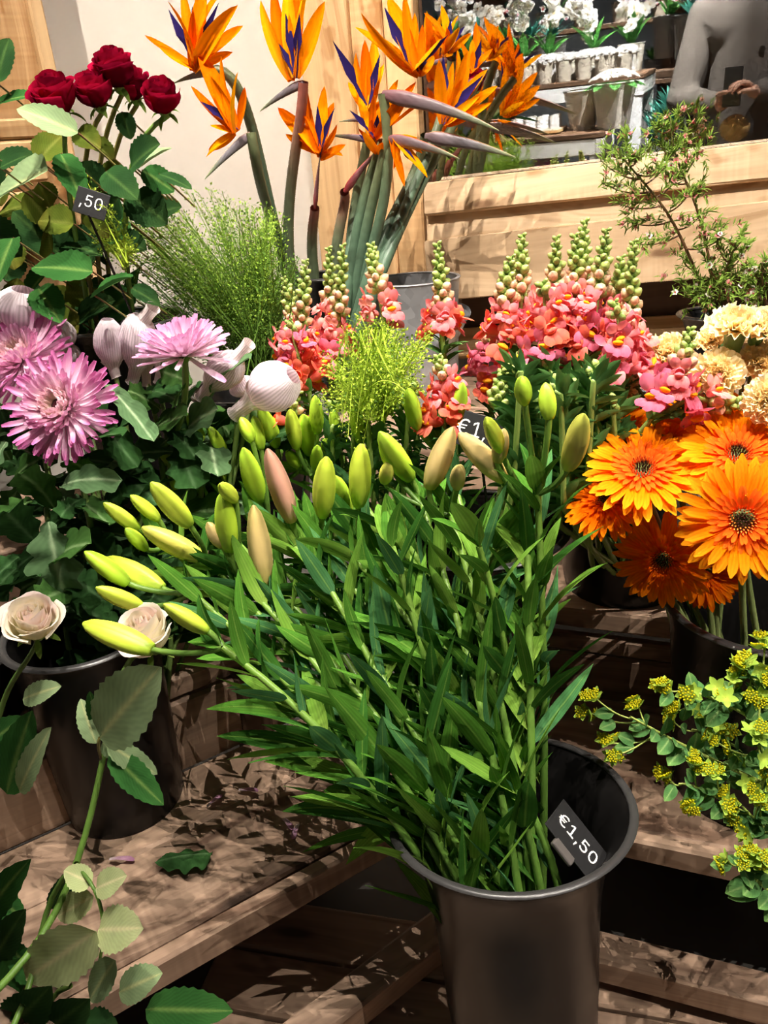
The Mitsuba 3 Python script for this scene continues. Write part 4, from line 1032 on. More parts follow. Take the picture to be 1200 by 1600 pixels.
# leaves standing out of the bunch
ML = [((76, 815), (100, 925), 96, "mum_leaf_gray", .72), ((88, 800), (30, 740), 60, "mum_leaf", .78), ((95, 760), (190, 752), 44, "mum_leaf_gray", .76), ((10, 690), (-20, 760), 60, "mum_leaf_gray", .78), ((150, 650), (215, 730), 50, "mum_leaf_dark", .84),
      ((165, 600), (240, 690), 40, "mum_leaf_gray", .86), ((250, 640), (200, 610), 60, "mum_leaf", .92), ((260, 660), (310, 720), 60, "mum_leaf_dark", .9), ((280, 690), (340, 640), 56, "mum_leaf_gray", .92), ((220, 690), (290, 650), 60, "mum_leaf", .9),
      ((130, 700), (190, 680), 44, "mum_leaf_dark", .84), ((160, 760), (110, 720), 56, "mum_leaf", .82), ((190, 740), (250, 790), 60, "mum_leaf_dark", .85), ((60, 850), (10, 800), 70, "mum_leaf_dark", .74), ((90, 880), (140, 850), 60, "mum_leaf", .74),
      ((50, 780), (0, 830), 70, "mum_leaf", .76), ((30, 870), (-20, 920), 70, "mum_leaf_dark", .72), ((120, 920), (60, 940), 60, "mum_leaf", .73), ((110, 900), (165, 940), 56, "mum_leaf_dark", .74), ((130, 830), (180, 880), 60, "mum_leaf_dark", .78),
      ((120, 780), (170, 820), 60, "mum_leaf", .80), ((20, 760), (60, 720), 50, "mum_leaf", .8), ((330, 620), (390, 560), 44, "mum_leaf_gray", .94), ((300, 600), (250, 580), 50, "mum_leaf", .95), ((330, 680), (380, 640), 50, "mum_leaf_dark", .95),
      ((170, 700), (220, 650), 60, "mum_leaf_dark", .9), ((200, 780), (150, 800), 60, "mum_leaf_dark", .86), ((0, 640), (30, 700), 60, "mum_leaf_dark", .84), ((140, 730), (200, 720), 50, "mum_leaf_gray", .84), ((220, 620), (270, 610), 46, "mum_leaf_dark", .95),
      ((10, 940), (60, 900), 60, "mum_leaf_dark", .75), ((180, 920), (120, 960), 60, "mum_leaf_dark", .78), ((260, 740), (210, 770), 60, "mum_leaf_dark", .9), ((150, 860), (210, 900), 60, "mum_leaf_dark", .80), ((70, 720), (20, 700), 40, "mum_leaf_gray", .79)]
rr = np.random.default_rng(8)
for i in range(14):
    a = (rr.uniform(-20, 80), rr.uniform(650, 800)); an = rr.uniform(0, 6.28)
    ML.append((a, (a[0] + 70 * math.cos(an), a[1] + 55 * math.sin(an)), rr.uniform(46, 64), ("mum_leaf_dark", "mum_leaf")[i % 2], rr.uniform(.86, .96)))
for i in range(26):
    a = (rr.uniform(270, 430), rr.uniform(640, 760)); an = rr.uniform(0, 6.28)
    ML.append((a, (a[0] + 70 * math.cos(an), a[1] + 55 * math.sin(an)), rr.uniform(44, 62), ("mum_leaf_dark", "mum_leaf")[i % 2], rr.uniform(.98, 1.06)))
for i in range(14):
    a = (rr.uniform(20, 250), rr.uniform(880, 950)); an = rr.uniform(.2, 2.9)
    ML.append((a, (a[0] + 75 * math.cos(an), a[1] + 55 * math.sin(an)), rr.uniform(44, 62), ("mum_leaf_dark", "mum_leaf")[i % 2], rr.uniform(.75, .80)))
heads_ = ["chrysanthemum", "chrysanthemum_001", "chrysanthemum_002"]
for i, (a, b, w, k, y) in enumerate(ML):
    key = heads_[0] if a[1] > 720 and i % 2 else heads_[1] if a[0] < 120 else heads_[2]
    A = P(*a, y=y)
    mum_leaf(key, A, P(*b, y=y - 0.03 + rr.normal(0, .02)), w * per_px(A), TOWARD * rr.uniform(.4, 1) + np.array([rr.normal(0, .2), 0, .7]), k, seed=i)
for i in range(6):                                                # more leafy shoots in the bucket
    key = heads_[i % 3]
    top = P(70 + 52 * i, 780 - 26 * i + 20 * (i % 2), y=.80 + .025 * i)
    s = mum_stem(key, top, mum_foot(i + 4)); clothe(key, s, 16, 80 + i, .45, 1.0, .075)
# ------------------------------------------------------------------ birds of paradise
STREL = [  # label, y, bract base, bract tip, crest, orange tips, blue tips, stem px (two), stem/bract colours
    ("bird of paradise at the far left with petals spread wide beside the roses", 1.52, (330, 112), (272, 130), (308, 108), [(226, 55), (262, 2), (286, -24), (322, -30), (350, -16), (372, 8), (380, 40)], [(263, 14), (300, 10), (342, 4)], (372, 140), (438, 390), "strel_bract_gray"),
    ("bird of paradise hanging lower left, beak pointing down left", 1.48, (392, 208), (320, 280), (374, 202), [(310, 84), (346, 88), (372, 112), (298, 134), (322, 246), (328, 196)], [(312, 158), (330, 172)], (402, 262), (444, 392), "strel_bract_gray"),
    ("tall bird of paradise in front of the white wall, petals upright", 1.60, (474, 128), (406, 174), (462, 122), [(407, 0), (428, -26), (452, -34), (508, 2), (482, -28), (466, -20)], [(446, 20), (468, 20), (434, 66)], (467, 200), (452, 400), "strel_bract_gray"),
    ("dark orange bird of paradise with a red throat, low at the centre left", 1.62, (492, 325), (500, 244), (500, 246), [(434, 168), (458, 190), (480, 138), (507, 134), (540, 226), (446, 210), (522, 160)], [(496, 164), (523, 168)], (490, 345), (490, 425), "strel_bract_red"),
    ("bird of paradise at the centre with its green beak pointing left", 1.66, (598, 222), (514, 212), (586, 216), [(584, 148), (622, 124), (650, 128), (660, 160), (560, 150), (640, 140)], [(590, 178), (546, 172)], (580, 270), (548, 425), "strel_bract"),
    ("bird of paradise whose beak points right, orange strands hanging below it", 1.64, (606, 216), (718, 248), (612, 214), [(632, 292), (668, 278), (660, 240), (690, 236)], [(656, 262)], (588, 290), (560, 428), "strel_bract"),
    ("bird of paradise with a drooping dark beak bent over at the centre", 1.66, (538, 300), (597, 228), (590, 238), [(598, 222), (577, 230), (560, 200)], [(560, 210)], (538, 320), (522, 428), "strel_bract_red"),
    ("big bird of paradise at the top centre with a long red beak pointing right", 1.63, (598, 146), (780, 204), (646, 116), [(564, 20), (554, 42), (632, -8), (660, 38), (606, -4), (648, 20), (690, 60)], [(600, 10), (700, 55), (668, 96)], (606, 250), (572, 425), "strel_bract"),
    ("bird of paradise at the right centre, gray beak pointing right over the plank", 1.78, (664, 212), (806, 246), (692, 194), [(686, 92), (708, 96), (732, 78), (762, 108), (778, 134), (750, 150), (768, 160)], [(692, 84), (757, 116)], (648, 268), (590, 392), "strel_bract_gray"),
    ("bird of paradise behind the centre with a thin purple tongue slanting up left", 1.72, (582, 188), (530, 190), (576, 176), [(556, 82), (544, 128), (606, 152), (570, 62), (600, 100), (584, 58)], [(520, 64), (594, 84)], (560, 290), (545, 425), "strel_bract"),
    ("bird of paradise at the top right edge of the bunch, against the mirror", 1.84, (706, 92), (648, 108), (700, 82), [(690, 8), (662, 20), (716, 24), (736, 52), (676, 40)], [(727, 40), (704, 30)], (690, 180), (600, 400), "strel_bract"),
    ("small bird of paradise between the top right blooms, half hidden", 1.86, (748, 122), (716, 136), (742, 112), [(744, 34), (720, 66), (738, 62), (770, 76)], [(752, 62)], (700, 210), (606, 400), "strel_bract"),
]
for i, (lab, y, b0, b1, cr, ors, blues, s1, s2, bk) in enumerate(STREL):
    r_ = np.random.default_rng(60 + i)
    key = thing("bird_of_paradise", lab, "strelitzia")
    A, B, C = P(*b0, y=y), P(*b1, y=y - 0.05 * (1 if i % 2 else -0.3)), P(*cr, y=y - 0.004)
    L = np.linalg.norm(B - A); d = unit(B - A)
    up = C + np.array([0, 0, 0.06]) - (A + B) / 2; up = unit(up - d * (up @ d))
    t = np.linspace(0, 1, 13)
    rw = L * (0.062 if i == 7 else 0.078) * np.clip(1.05 * np.sin(np.pi / 2 * np.clip(t * 3.2 + 0.25, 0, 1)), 0, 1) * (1 - t) ** 0.72
    rw[-1] = 0.0006
    sp = bez(A, (A + B) / 2 + up * L * 0.06 - np.array([0, 0, 0.0]), B, 12)
    g = []
    ang = np.linspace(0, 2 * np.pi, 15)
    side = np.cross(d, up)
    v = sp[:, None] + rw[:, None, None] * (-np.cos(ang)[None, :, None] * up * 1.05 * np.where(np.cos(ang) < 0, 0.85, 1.15)[None, :, None] + np.sin(ang)[None, :, None] * side * 0.62)
    part(key, "beak", grid(v, bk), "plant_solid", label="boat-shaped beak bract")
    ors = ors + [(q[0] * .62 + cr[0] * .38 + r_.normal(0, 9), q[1] * .62 + cr[1] * .38 + r_.normal(0, 9)) for q in ors[::2]]
    for j, tp in enumerate(ors):
        Tq = P(*tp, y=y + r_.normal(0, 0.028))
        b = C + d * r_.uniform(-0.006, 0.014)
        Lp = np.linalg.norm(Tq - b)
        out = unit(Tq - (C + np.array([0, 0, Lp])) + 1e-4)
        k = ("strel_orange", "strel_yellow", "strel_orange", "strel_deep")[r_.integers(0, 4)] if i != 3 else ("strel_deep", "strel_orange")[j % 2]
        part(key, "petal", blade(b, Tq, min(0.052, max(0.018, Lp * r_.uniform(0.17, 0.25))), TOWARD * 0.8 + out * r_.uniform(-0.8, 0.8) + r_.normal(0, 0.3, 3), bow=r_.normal(0.0, 0.07), cup=r_.uniform(0.3, 0.75), twist=r_.normal(0, 0.4), prof=pr_sepal, n=12, m=4, k=k), "soft_petal")
    for tp in blues:
        Tq = P(*tp, y=y - 0.02 + r_.normal(0, 0.012))
        Lp = np.linalg.norm(Tq - C)
        part(key, "tongue", blade(C, Tq, min(0.024, max(0.015, Lp * 0.17)), TOWARD + r_.normal(0, 0.3, 3), bow=0.02, cup=0.6, prof=pr_arrow, n=12, m=2, k="strel_blue"), "leaf_skin", label="dark violet tongue")
    foot = np.array([S1[0] + 0.02 * math.cos(i), 1.74 + 0.03 * math.sin(i * 2.0), SZ[2] + 0.02])
    q = np.array([foot, P(*s2, y=1.68), P(*s1, y=y + 0.02), A])
    cs = CubicSpline([0, 0.4, 0.82, 1.0], q)(np.linspace(0, 1, 26))
    part(key, "stem", tube(cs, np.linspace(0.0135, 0.0098, 26), 10, "strel_stem_red" if i in (3, 6, 2) else "strel_stem"), "plant_solid")
# ------------------------------------------------------------------ snapdragons
SNAP = {}


def snap_flower(k, v):
    if (k, v) not in SNAP:
        r_ = np.random.default_rng(v + 5)
        ms = [lathe([(0.10, 0), (0.22, 0.12), (0.30, 0.45), (0.30, 0.75), (0.24, 0.9)], 9, k, M=M4((0, 0, 0), (0, 0, -1), (1, 0, 0)))]
        ms = [xf(lathe([(0.08, 0), (0.20, 0.1), (0.30, 0.45), (0.31, 0.75), (0.26, 0.95)], 9, k), roty(math.pi / 2))]
        for s in (-1, 1):                                          # upper lip
            ms.append(blade((0.72, s * 0.10, 0.20), (0.95 + 0.1 * r_.normal(), s * 0.46, 0.86), 0.62, (1, 0, -0.2), bow=0.22, cup=-0.35, prof=pr_round, n=6, m=4, k=k))
        for s, l in ((-1, 0.62), (0, 0.7), (1, 0.62)):             # lower lip
            ms.append(blade((0.75, s * 0.16, -0.14), (1.15, s * 0.50, -0.14 - l * (1 + 0.12 * r_.normal())), 0.58, (1, 0, 0.3), bow=0.25, cup=-0.3, prof=pr_round, n=6, m=4, k=k))
        e = lathe(ellip(0.24, 0.30), 9, "snap_palate" if v % 3 else k)
        ms.append(xf(e, tr(0.98, 0, -0.24) @ np.diag([0.75, 1.15, 1, 1.0])))
        SNAP[(k, v)] = shape(join(ms), "soft_petal")
    return SNAP[(k, v)]


def snap_bud_ply(k):
    if k not in SNAP:
        SNAP[k] = shape(xf(join([lathe(ellip(0.5, 1.05), 8, k), lathe([(0.15, -0.1), (0.42, 0.05), (0.52, 0.32), (0.40, 0.4)], 8, "snap_stem")]), roty(math.pi / 2)), "plant_solid")
    return SNAP[k]


def snapdragon(label, top, mid, low, y, foot, cols, seed, nbud=22, nfl=9, dark=False, fl=0.0255, group=None, leafy=30):
    """top of the spike, end of the flowers, where the leafy stem goes on to."""
    key = thing("snapdragon", label, "snapdragon", group)
    r_ = np.random.default_rng(seed)
    Tp, Md, Lw = P(*top, y=y), P(*mid, y=y - 0.01), P(*low, y=y)
    c1 = through(Tp, (Tp + Md) / 2 + r_.normal(0, 0.004, 3), Md, 0.5, 24)
    c2 = through(Md, (Md + Lw) / 2, Lw, 0.5, 10)
    c = np.vstack([c1, c2[1:]])
    if foot is not None:
        c = np.vstack([c, bez(Lw, Lw * 0.5 + np.asarray(foot) * 0.5 + np.array([0, 0, -.02]), foot, 6)[1:]])
    part(key, "stem", tube(c[::-1], np.linspace(0.0045, 0.0016, len(c)), 7, "snap_stem"), "plant_solid")
    LS = np.linalg.norm(Md - Tp)
    e = unit(Md - Tp); e1 = unit(np.cross(e, [0.1, 0.95, 0.2])); e2 = np.cross(e, e1)
    fb = nbud / max(1, nbud + nfl * 1.4) if nfl else 1.0
    fb = min(fb, 0.72) if nfl else 1.0
    for i in range(nbud):
        u = (i + 0.3) / nbud
        p = np.array([np.interp(u * fb, np.linspace(0, 1, 25), c1[:, j]) for j in range(3)])
        az = i * 2.4
        s = 0.0036 + 0.0092 * u ** 0.8
        out = e1 * math.cos(az) + e2 * math.sin(az)
        d = unit(out - e * (0.85 - 0.4 * u) + r_.normal(0, .18, 3))
        part(key, "bud", snap_bud_ply("snap_bud" if u < 0.62 or not nfl else "snap_bud_pink"), M=M4(p + out * 0.0015, d, -e, s * 1.25 * r_.uniform(.82, 1.15)) @ np.diag([1.12, .92, .92, 1]))
    for i in range(nfl):
        u = fb + (1 - fb) * (i + 0.4) / nfl
        p = np.array([np.interp(u, np.linspace(0, 1, 25), c1[:, j]) for j in range(3)])
        az = i * 2.1 + seed
        out = e1 * math.cos(az) + e2 * math.sin(az)
        p = p + out * r_.uniform(0, .008) + r_.normal(0, .003, 3); d = unit(out + TOWARD * 0.35 - e * 0.10 + r_.normal(0, .28, 3))
        s = fl * (0.72 + 0.35 * (i / max(1, nfl - 1))) * r_.uniform(0.9, 1.1)
        k = cols[min(int(i / nfl * len(cols) + r_.uniform(-.4, .6)), len(cols) - 1) if i else 0]
        part(key, "flower", snap_flower(k, int(r_.integers(0, 3))), M=M4(p, d, r_.normal(0, .22, 3) + [0, 0, 1], s))
    if leafy:
        ms = []
        for i in range(leafy):
            u = r_.uniform(0.02, 1.0)
            p = np.array([np.interp(u, np.linspace(0, 1, 11), c2[:, j]) for j in range(3)])
            az = i * 2.4
            out = e1 * math.cos(az) + e2 * math.sin(az)
            L = r_.uniform(0.026, 0.044)
            d = unit(out - e * r_.uniform(0.1, 0.9))
            ms.append(blade(p, p + d * L, L * r_.uniform(0.26, 0.36), -e - out * 0.2 + r_.normal(0, .2, 3), bow=0.12, cup=0.3, twist=r_.normal(0, .3), n=5, m=2, k="snap_leaf_dark" if dark or r_.random() < 0.4 else "snap_leaf"))
        part(key, "foliage", join(ms), "leaf_skin", kind="stuff")
    return key


PKS, CRL, RSE, PLE = "snap_pink", "snap_coral", "snap_rose", "snap_pale"
SF = np.array([-0.26, 0.985, SZ[0] + 0.03])
def sfb(i): return np.array([-0.075 + 0.05 * math.cos(i * 2.4), 1.245 + 0.05 * math.sin(i * 2.4), SZ[1] + 0.03])
def sf(i): return SF + np.array([0.05 * math.cos(i * 2.4), 0.05 * math.sin(i * 2.4), 0])
SNAPS = [("pale snapdragon spike at the left end of the left group, mostly buds", (443, 434), (452, 545), (470, 700), 1.10, (PLE, PKS), 24, 5), ("snapdragon spike second from the left, opening at the bottom to coral flowers", (478, 406), (470, 600), (500, 720), 1.08, (PLE, PKS, CRL, CRL), 22, 13),
         ("tall budded snapdragon spike before the bird of paradise stems", (513, 386), (508, 540), (530, 700), 1.12, (PLE, PLE, PKS), 22, 9), ("snapdragon spike right beside the tall budded one, pale pink below", (536, 382), (526, 560), (560, 700), 1.10, (PLE, PKS, RSE), 22, 8),
         ("snapdragon spike leaning in front of the zinc can", (580, 382), (600, 500), (600, 700), 1.10, (PLE, PLE, PKS), 24, 7), ("low coral snapdragon with open mouths beside the round netted bud", (452, 500), (482, 606), (500, 720), 1.04, (PKS, RSE, CRL, CRL), 6, 12),
         ("small pale snapdragon tip peeping out beside the round netted bud", (468, 612), (456, 668), (470, 720), 1.0, (PLE, CRL), 5, 3),
         ("lone snapdragon spike in front of the zinc can's spout", (683, 380), (690, 520), (704, 640), 1.06, (PKS, PKS, CRL), 24, 8), ("stubby coral snapdragon right above the price card", (684, 556), (694, 668), (700, 760), .98, (PKS, CRL, CRL), 9, 15),
         ("dark red snapdragon in the shade left of the right group", (764, 508), (756, 605), (790, 720), 1.10, (RSE, RSE, CRL), 8, 8), ("green snapdragon spike without flowers beside the price card", (790, 570), (784, 640), (790, 720), .98, (PLE,), 20, 0),
         ("left snapdragon of the right group, curved green tip", (800, 400), (790, 540), (815, 720), 1.04, (PKS, PKS, CRL), 16, 10), ("tall thin snapdragon spike second from left in the right group", (816, 366), (812, 530), (830, 720), 1.08, (PLE, PKS, RSE), 22, 9),
         ("snapdragon of the right group with a short green tip before the plank joint", (870, 370), (858, 520), (850, 720), 1.08, (PLE, PKS, CRL), 20, 11), ("snapdragon spike left of the tallest one in the right group", (898, 366), (884, 540), (870, 720), 1.05, (PKS, RSE, CRL), 20, 12),
         ("tallest snapdragon spike of the right group", (914, 344), (912, 530), (890, 730), 1.06, (PLE, PKS, RSE), 24, 11), ("snapdragon spike right of the tallest one", (948, 358), (926, 545), (905, 730), 1.03, (PKS, RSE, CRL), 22, 12),
         ("snapdragon of the right group behind the pink mouths", (972, 400), (958, 550), (930, 730), 1.05, (PKS, RSE, CRL), 16, 12), ("rightmost tall snapdragon spike with yellow-green buds before the waxflower", (990, 376), (984, 580), (950, 740), 1.02, (PLE, PKS, PKS), 26, 9),
         ("coral snapdragon low in front of the right group", (848, 440), (846, 560), (850, 740), 1.0, (PKS, CRL, RSE), 5, 11), ("rose pink snapdragon low at the right of the right group", (960, 470), (975, 600), (930, 740), .99, (PKS, RSE, PKS), 5, 10)]
for i, (lab, a, b, c, y, cols, nb, nf) in enumerate(SNAPS):
    snapdragon(lab, a, b, c, y, sf(i) if a[0] < 890 else sfb(i), cols, 30 + i, int(nb * 1.35), int(nf * 1.25), leafy=34 if a[0] > 700 else 22)
snapdragon("rose pink snapdragon lying among the cream carnations above the gerberas", (1078, 512), (1030, 640), (980, 700), .95, sfb(2), (PKS, RSE, RSE), 90, 20, 14, leafy=10)
snapdragon("green snapdragon tip pointing right under the cream carnations", (1166, 630), (1080, 618), (1020, 660), .96, sfb(4), (PLE, RSE), 91, 16, 3, leafy=6)
rr = np.random.default_rng(14)
for i in range(28):                                               # leafy side shoots under the right group
    a = (rr.uniform(806, 965), rr.uniform(555, 640))
    snapdragon("leafy green snapdragon shoot without flowers below the right group", a, (a[0] - 4, a[1] + 12), (a[0] + rr.uniform(-25, 10), a[1] + 190), rr.uniform(.90, 1.03), sf(i) if a[0] < 870 else sfb(i), (PLE,), 120 + i, 3, 0, leafy=84, dark=i % 5 == 0, group="leafy snapdragon shoots below the right group")
for i in range(9):
    a = (rr.uniform(500, 730), rr.uniform(590, 660))
    snapdragon("leafy green snapdragon shoot without flowers behind the lily buds", a, (a[0] - 4, a[1] + 12), (a[0] + rr.uniform(-15, 15), a[1] + 180), rr.uniform(.98, 1.06), sf(i), (PLE,), 150 + i, 3, 0, leafy=50, dark=True, group="leafy snapdragon shoots behind the lily buds")
# ------------------------------------------------------------------ gerberas
GER = {}


def ger_petal(k, v, L, W):
    if (k, v, L) not in GER:
        r_ = np.random.default_rng(v)
        GER[(k, v, L)] = shape(blade((0, 0, 0), (L, 0.03 * r_.normal(), 0), W, (0, 0, 1), bow=0.05 + 0.04 * r_.normal(), cup=0.22, twist=r_.normal(0, 0.2), prof=pr_ray, n=7, m=3, k=k), "soft_petal")
    return GER[(k, v, L)]


def gerbera(label, px, y, rpx, axis, cols, seed, foot=None, stem_to=None, lift=0.0, eye=True):
    key = thing("gerbera", label, "gerbera")
    r_ = np.random.default_rng(seed)
    c = P(*px, y=y); R = 1.13 * rpx * per_px(c); ax = unit(axis); m = MZ(c, ax, R, seed)
    for n, Lp, W, el, r0, z0, ks in ((28, 0.80, 0.170, 0.02 + lift, 0.20, 0.00, cols[0]), (28, 0.72, 0.160, 0.16 + lift, 0.20, 0.03, cols[1]), (26, 0.36, 0.085, 0.30 + lift, 0.20, 0.06, cols[2]), (22, 0.24, 0.07, 0.50 + lift, 0.17, 0.08, cols[2])):
        for i in range(n):
            a = 2 * math.pi * (i + 0.5 * (n == 28) * (ks is cols[1])) / n + r_.normal(0, 0.05)
            s = r_.uniform(0.9, 1.08)
            part(key, "petal", ger_petal(ks, i % 3, Lp, W), M=m @ rotz(a) @ tr(r0, 0, z0) @ roty(-(el + r_.normal(0, 0.07))) @ np.diag([s, 1, 1, 1]))
    ms = []
    for i in range(70):                                           # florets round the eye
        u = math.sqrt((i + 0.5) / 70); a = i * 2.4
        p = np.array([0.20 * u * math.cos(a), 0.20 * u * math.sin(a), 0.07])
        d = np.array([0.35 * u * math.cos(a), 0.35 * u * math.sin(a), 1.0])
        ms.append(lathe([(0.010, 0), (0.017, 0.06), (0.0, 0.12 * (0.5 + 0.6 * u))], 5, "gerb_eye" if u < 0.55 and eye else "gerb_disc", M=MZ(p, d)))
    part(key, "disc", xf(join(ms), m), "plant_solid", kind="stuff", label="dark centre with pollen ring")
    part(key, "calyx", lathe([(0.05, -0.26), (0.14, -0.20), (0.26, -0.06), (0.28, 0.02), (0.0, 0.06)], 16, "gerb_calyx", M=m), "plant_solid")
    f = np.array([0.125 + 0.05 * math.cos(seed * 2.4), 0.985 + 0.05 * math.sin(seed * 2.4), SZ[0] + 0.03]) if foot is None else foot
    top = c - ax * R * 0.22
    mid = top - ax * 0.05 + np.array([0, 0, -0.07]); mid = mid * 0.8 + np.array([f[0], f[1], mid[2]]) * 0.2
    part(key, "stem", tube(through(f, mid, top, 0.72, 16), 0.0042, 8, "gerb_stem"), "plant_solid")


GO, GY, GR, GI = "gerb_outer", "gerb_yellow", "gerb_red", "gerb_inner"
gerbera("orange gerbera facing the viewer, lowest left, dark eye, hanging before the black bucket", (1037, 874), .90, 70, (-0.15, -0.95, 0.10), (GO, GO, GR), 1)
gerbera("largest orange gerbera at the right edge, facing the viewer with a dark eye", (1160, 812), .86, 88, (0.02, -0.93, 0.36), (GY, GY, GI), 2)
gerbera("orange gerbera turned up to the light, in the middle of the left side", (1004, 736), .90, 82, (0.05, -0.50, 0.86), (GY, GY, GI), 3)
gerbera("upper left orange gerbera seen at a slant", (966, 684), .97, 66, (-0.15, -0.40, 0.9), (GO, GY, GO), 4, lift=.12)
gerbera("orange gerbera drooping at the lower left over the dark bucket", (948, 782), .90, 62, (-0.25, -0.62, 0.75), (GO, GO, GR), 5, lift=-.1)
gerbera("orange gerbera left edge of the bunch, mostly hidden", (938, 738), .98, 54, (-0.5, -0.4, 0.8), (GR, GO, GR), 6)
gerbera("upper orange gerbera with raised petals below the carnations", (1104, 668), .99, 66, (0.1, -0.15, 1), (GO, GY, GR), 7, lift=.45)
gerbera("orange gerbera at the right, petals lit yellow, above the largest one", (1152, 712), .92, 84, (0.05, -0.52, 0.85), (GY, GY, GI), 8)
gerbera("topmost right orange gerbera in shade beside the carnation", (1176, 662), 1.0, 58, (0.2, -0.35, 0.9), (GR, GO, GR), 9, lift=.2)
gerbera("deep orange gerbera behind, below the rose pink snapdragon", (1044, 690), 1.02, 52, (-0.1, -0.3, 0.9), (GR, GR, GR), 10)
gerbera("orange gerbera half hidden behind the two that face the viewer", (1100, 892), .98, 56, (0.1, -0.85, 0.2), (GR, GO, GR), 11)
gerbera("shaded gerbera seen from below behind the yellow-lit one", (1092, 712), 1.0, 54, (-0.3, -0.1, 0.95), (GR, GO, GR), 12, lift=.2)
# ------------------------------------------------------------------ carnations
CAR = {}


def carn_petal(k, v):
    if (k, v) not in CAR:
        r_ = np.random.default_rng(v + 50)
        n, m_ = 6, 14
        t = np.linspace(0, 1, n + 1)[:, None]; s = np.linspace(-1, 1, m_ + 1)[None]
        half = 0.62
        rad = t * (1.0 + 0.05 * np.sin(s * 9 + v) * t)
        x = rad * np.cos(s * half); yy = rad * np.sin(s * half)
        ruff = 0.13 * t ** 2.2 * np.sin(s * (8.5 + v) + r_.uniform(0, 6)) + 0.05 * t ** 3 * np.sin(s * 21 + r_.uniform(0, 6))
        curl = 0.25 * t ** 2
        CAR[(k, v)] = shape(grid(np.stack([x, yy, ruff + curl * (0.3 + 0.3 * r_.normal())], -1), k), "soft_petal")
    return CAR[(k, v)]


def carnation(label, px, y, rpx, axis, seed, warm=False, n=46):
    key = thing("carnation", label, "carnation")
    r_ = np.random.default_rng(seed)
    c = P(*px, y=y); R = rpx * per_px(c); ax = unit(axis)
    m = MZ(c - ax * R * 0.35, ax, R, seed)
    for i in range(n):
        u = i / (n - 1)
        el = math.radians(86 - 84 * u ** 0.9) + r_.normal(0, 0.10)
        s = (0.62 + 0.38 * u) * r_.uniform(0.88, 1.06)
        k = "carn_warm" if (warm or u < 0.35) and i % 3 else "carn"
        part(key, "petal", carn_petal(k, i % 5), M=m @ rotz(i * 2.39996 + r_.normal(0, .15)) @ roty(-el) @ np.diag([s * 1.04, s, s, 1]) @ rotx(r_.normal(0, .2)))
    part(key, "calyx", lathe([(0.12, -0.85), (0.24, -0.75), (0.30, -0.4), (0.34, -0.05), (0.30, 0.05)], 12, "carn_calyx", M=m), "plant_solid")
    b = c - ax * R * 1.2
    part(key, "stem", tube(bez(b, b - ax * 0.05 - np.array([0, 0, .05]), np.array([0.09 + .01 * seed % .05, 1.12, 0.62]), 8), 0.003, 6, "carn_calyx"), "plant_solid")


carnation("cream carnation bloom at the left of the group, beside the green snapdragon tip", (1044, 546), 1.02, 40, (-0.2, -0.5, 0.9), 1, True)
carnation("cream carnation facing the viewer in the middle of the group", (1120, 580), .97, 44, (-0.1, -0.85, 0.5), 2)
carnation("large cream carnation seen from the side on top of the group", (1154, 500), 1.0, 50, (0.1, -0.2, 1), 3)
carnation("small tan carnation left of the topmost one", (1112, 524), 1.05, 32, (-0.4, -0.4, 0.8), 4, True)
carnation("cream carnation at the right edge, upper", (1196, 505), 1.0, 38, (0.3, -0.4, 0.8), 5, True)
carnation("tan carnation at the right edge, middle", (1190, 560), 1.0, 36, (0.2, -0.6, 0.7), 6, True)
carnation("white-edged carnation at the right edge just above the gerberas", (1198, 620), .94, 42, (-0.2, -0.8, 0.5), 7)
carnation("small cream carnation beside the pink snapdragon mouths", (952, 536), 1.02, 22, (-0.5, -0.5, 0.7), 8, False, 30)
carnation("ragged yellow-cream carnation low among the snapdragon leaves", (972, 606), 1.0, 32, (-0.6, -0.5, 0.6), 9, True, 34)
carnation("cream carnation behind the leftmost one", (1010, 562), 1.06, 34, (-0.4, -0.5, 0.8), 10, True, 34)

# ------------------------------------------------------------------ waxflower
def needle_twig(r_, A, B, n, needles, L=0.015):
    for i in range(n):
        u = 0.12 + 0.88 * i / n
        p = A + (B - A) * u
        d = unit(unit(B - A) + r_.normal(0, 0.75, 3))
        l = L * r_.uniform(.7, 1.2)
        needles.append(blade(p, p + d * l, 0.0030, (0.1, -0.5, 0.8), bow=0.08, cup=0.2, n=2, m=1, k="wax_needle"))


WAX = {}


def wax_flower(k):
    if k not in WAX:
        ms = [blade((0.1, 0, 0), (0.95, 0, 0.25), 0.8, (0, 0, 1), bow=-0.05, cup=0.3, prof=pr_round, n=4, m=2, k=k) for _ in range(1)]
        pet = [xf(ms[0], rotz(a * 1.2566)) for a in range(5)]
        pet.append(lathe([(0.05, -0.6), (0.28, -0.3), (0.34, 0.05), (0, 0.1)], 8, "wax_eye"))
        WAX[k] = shape(join(pet), "soft_petal")
    return WAX[k]


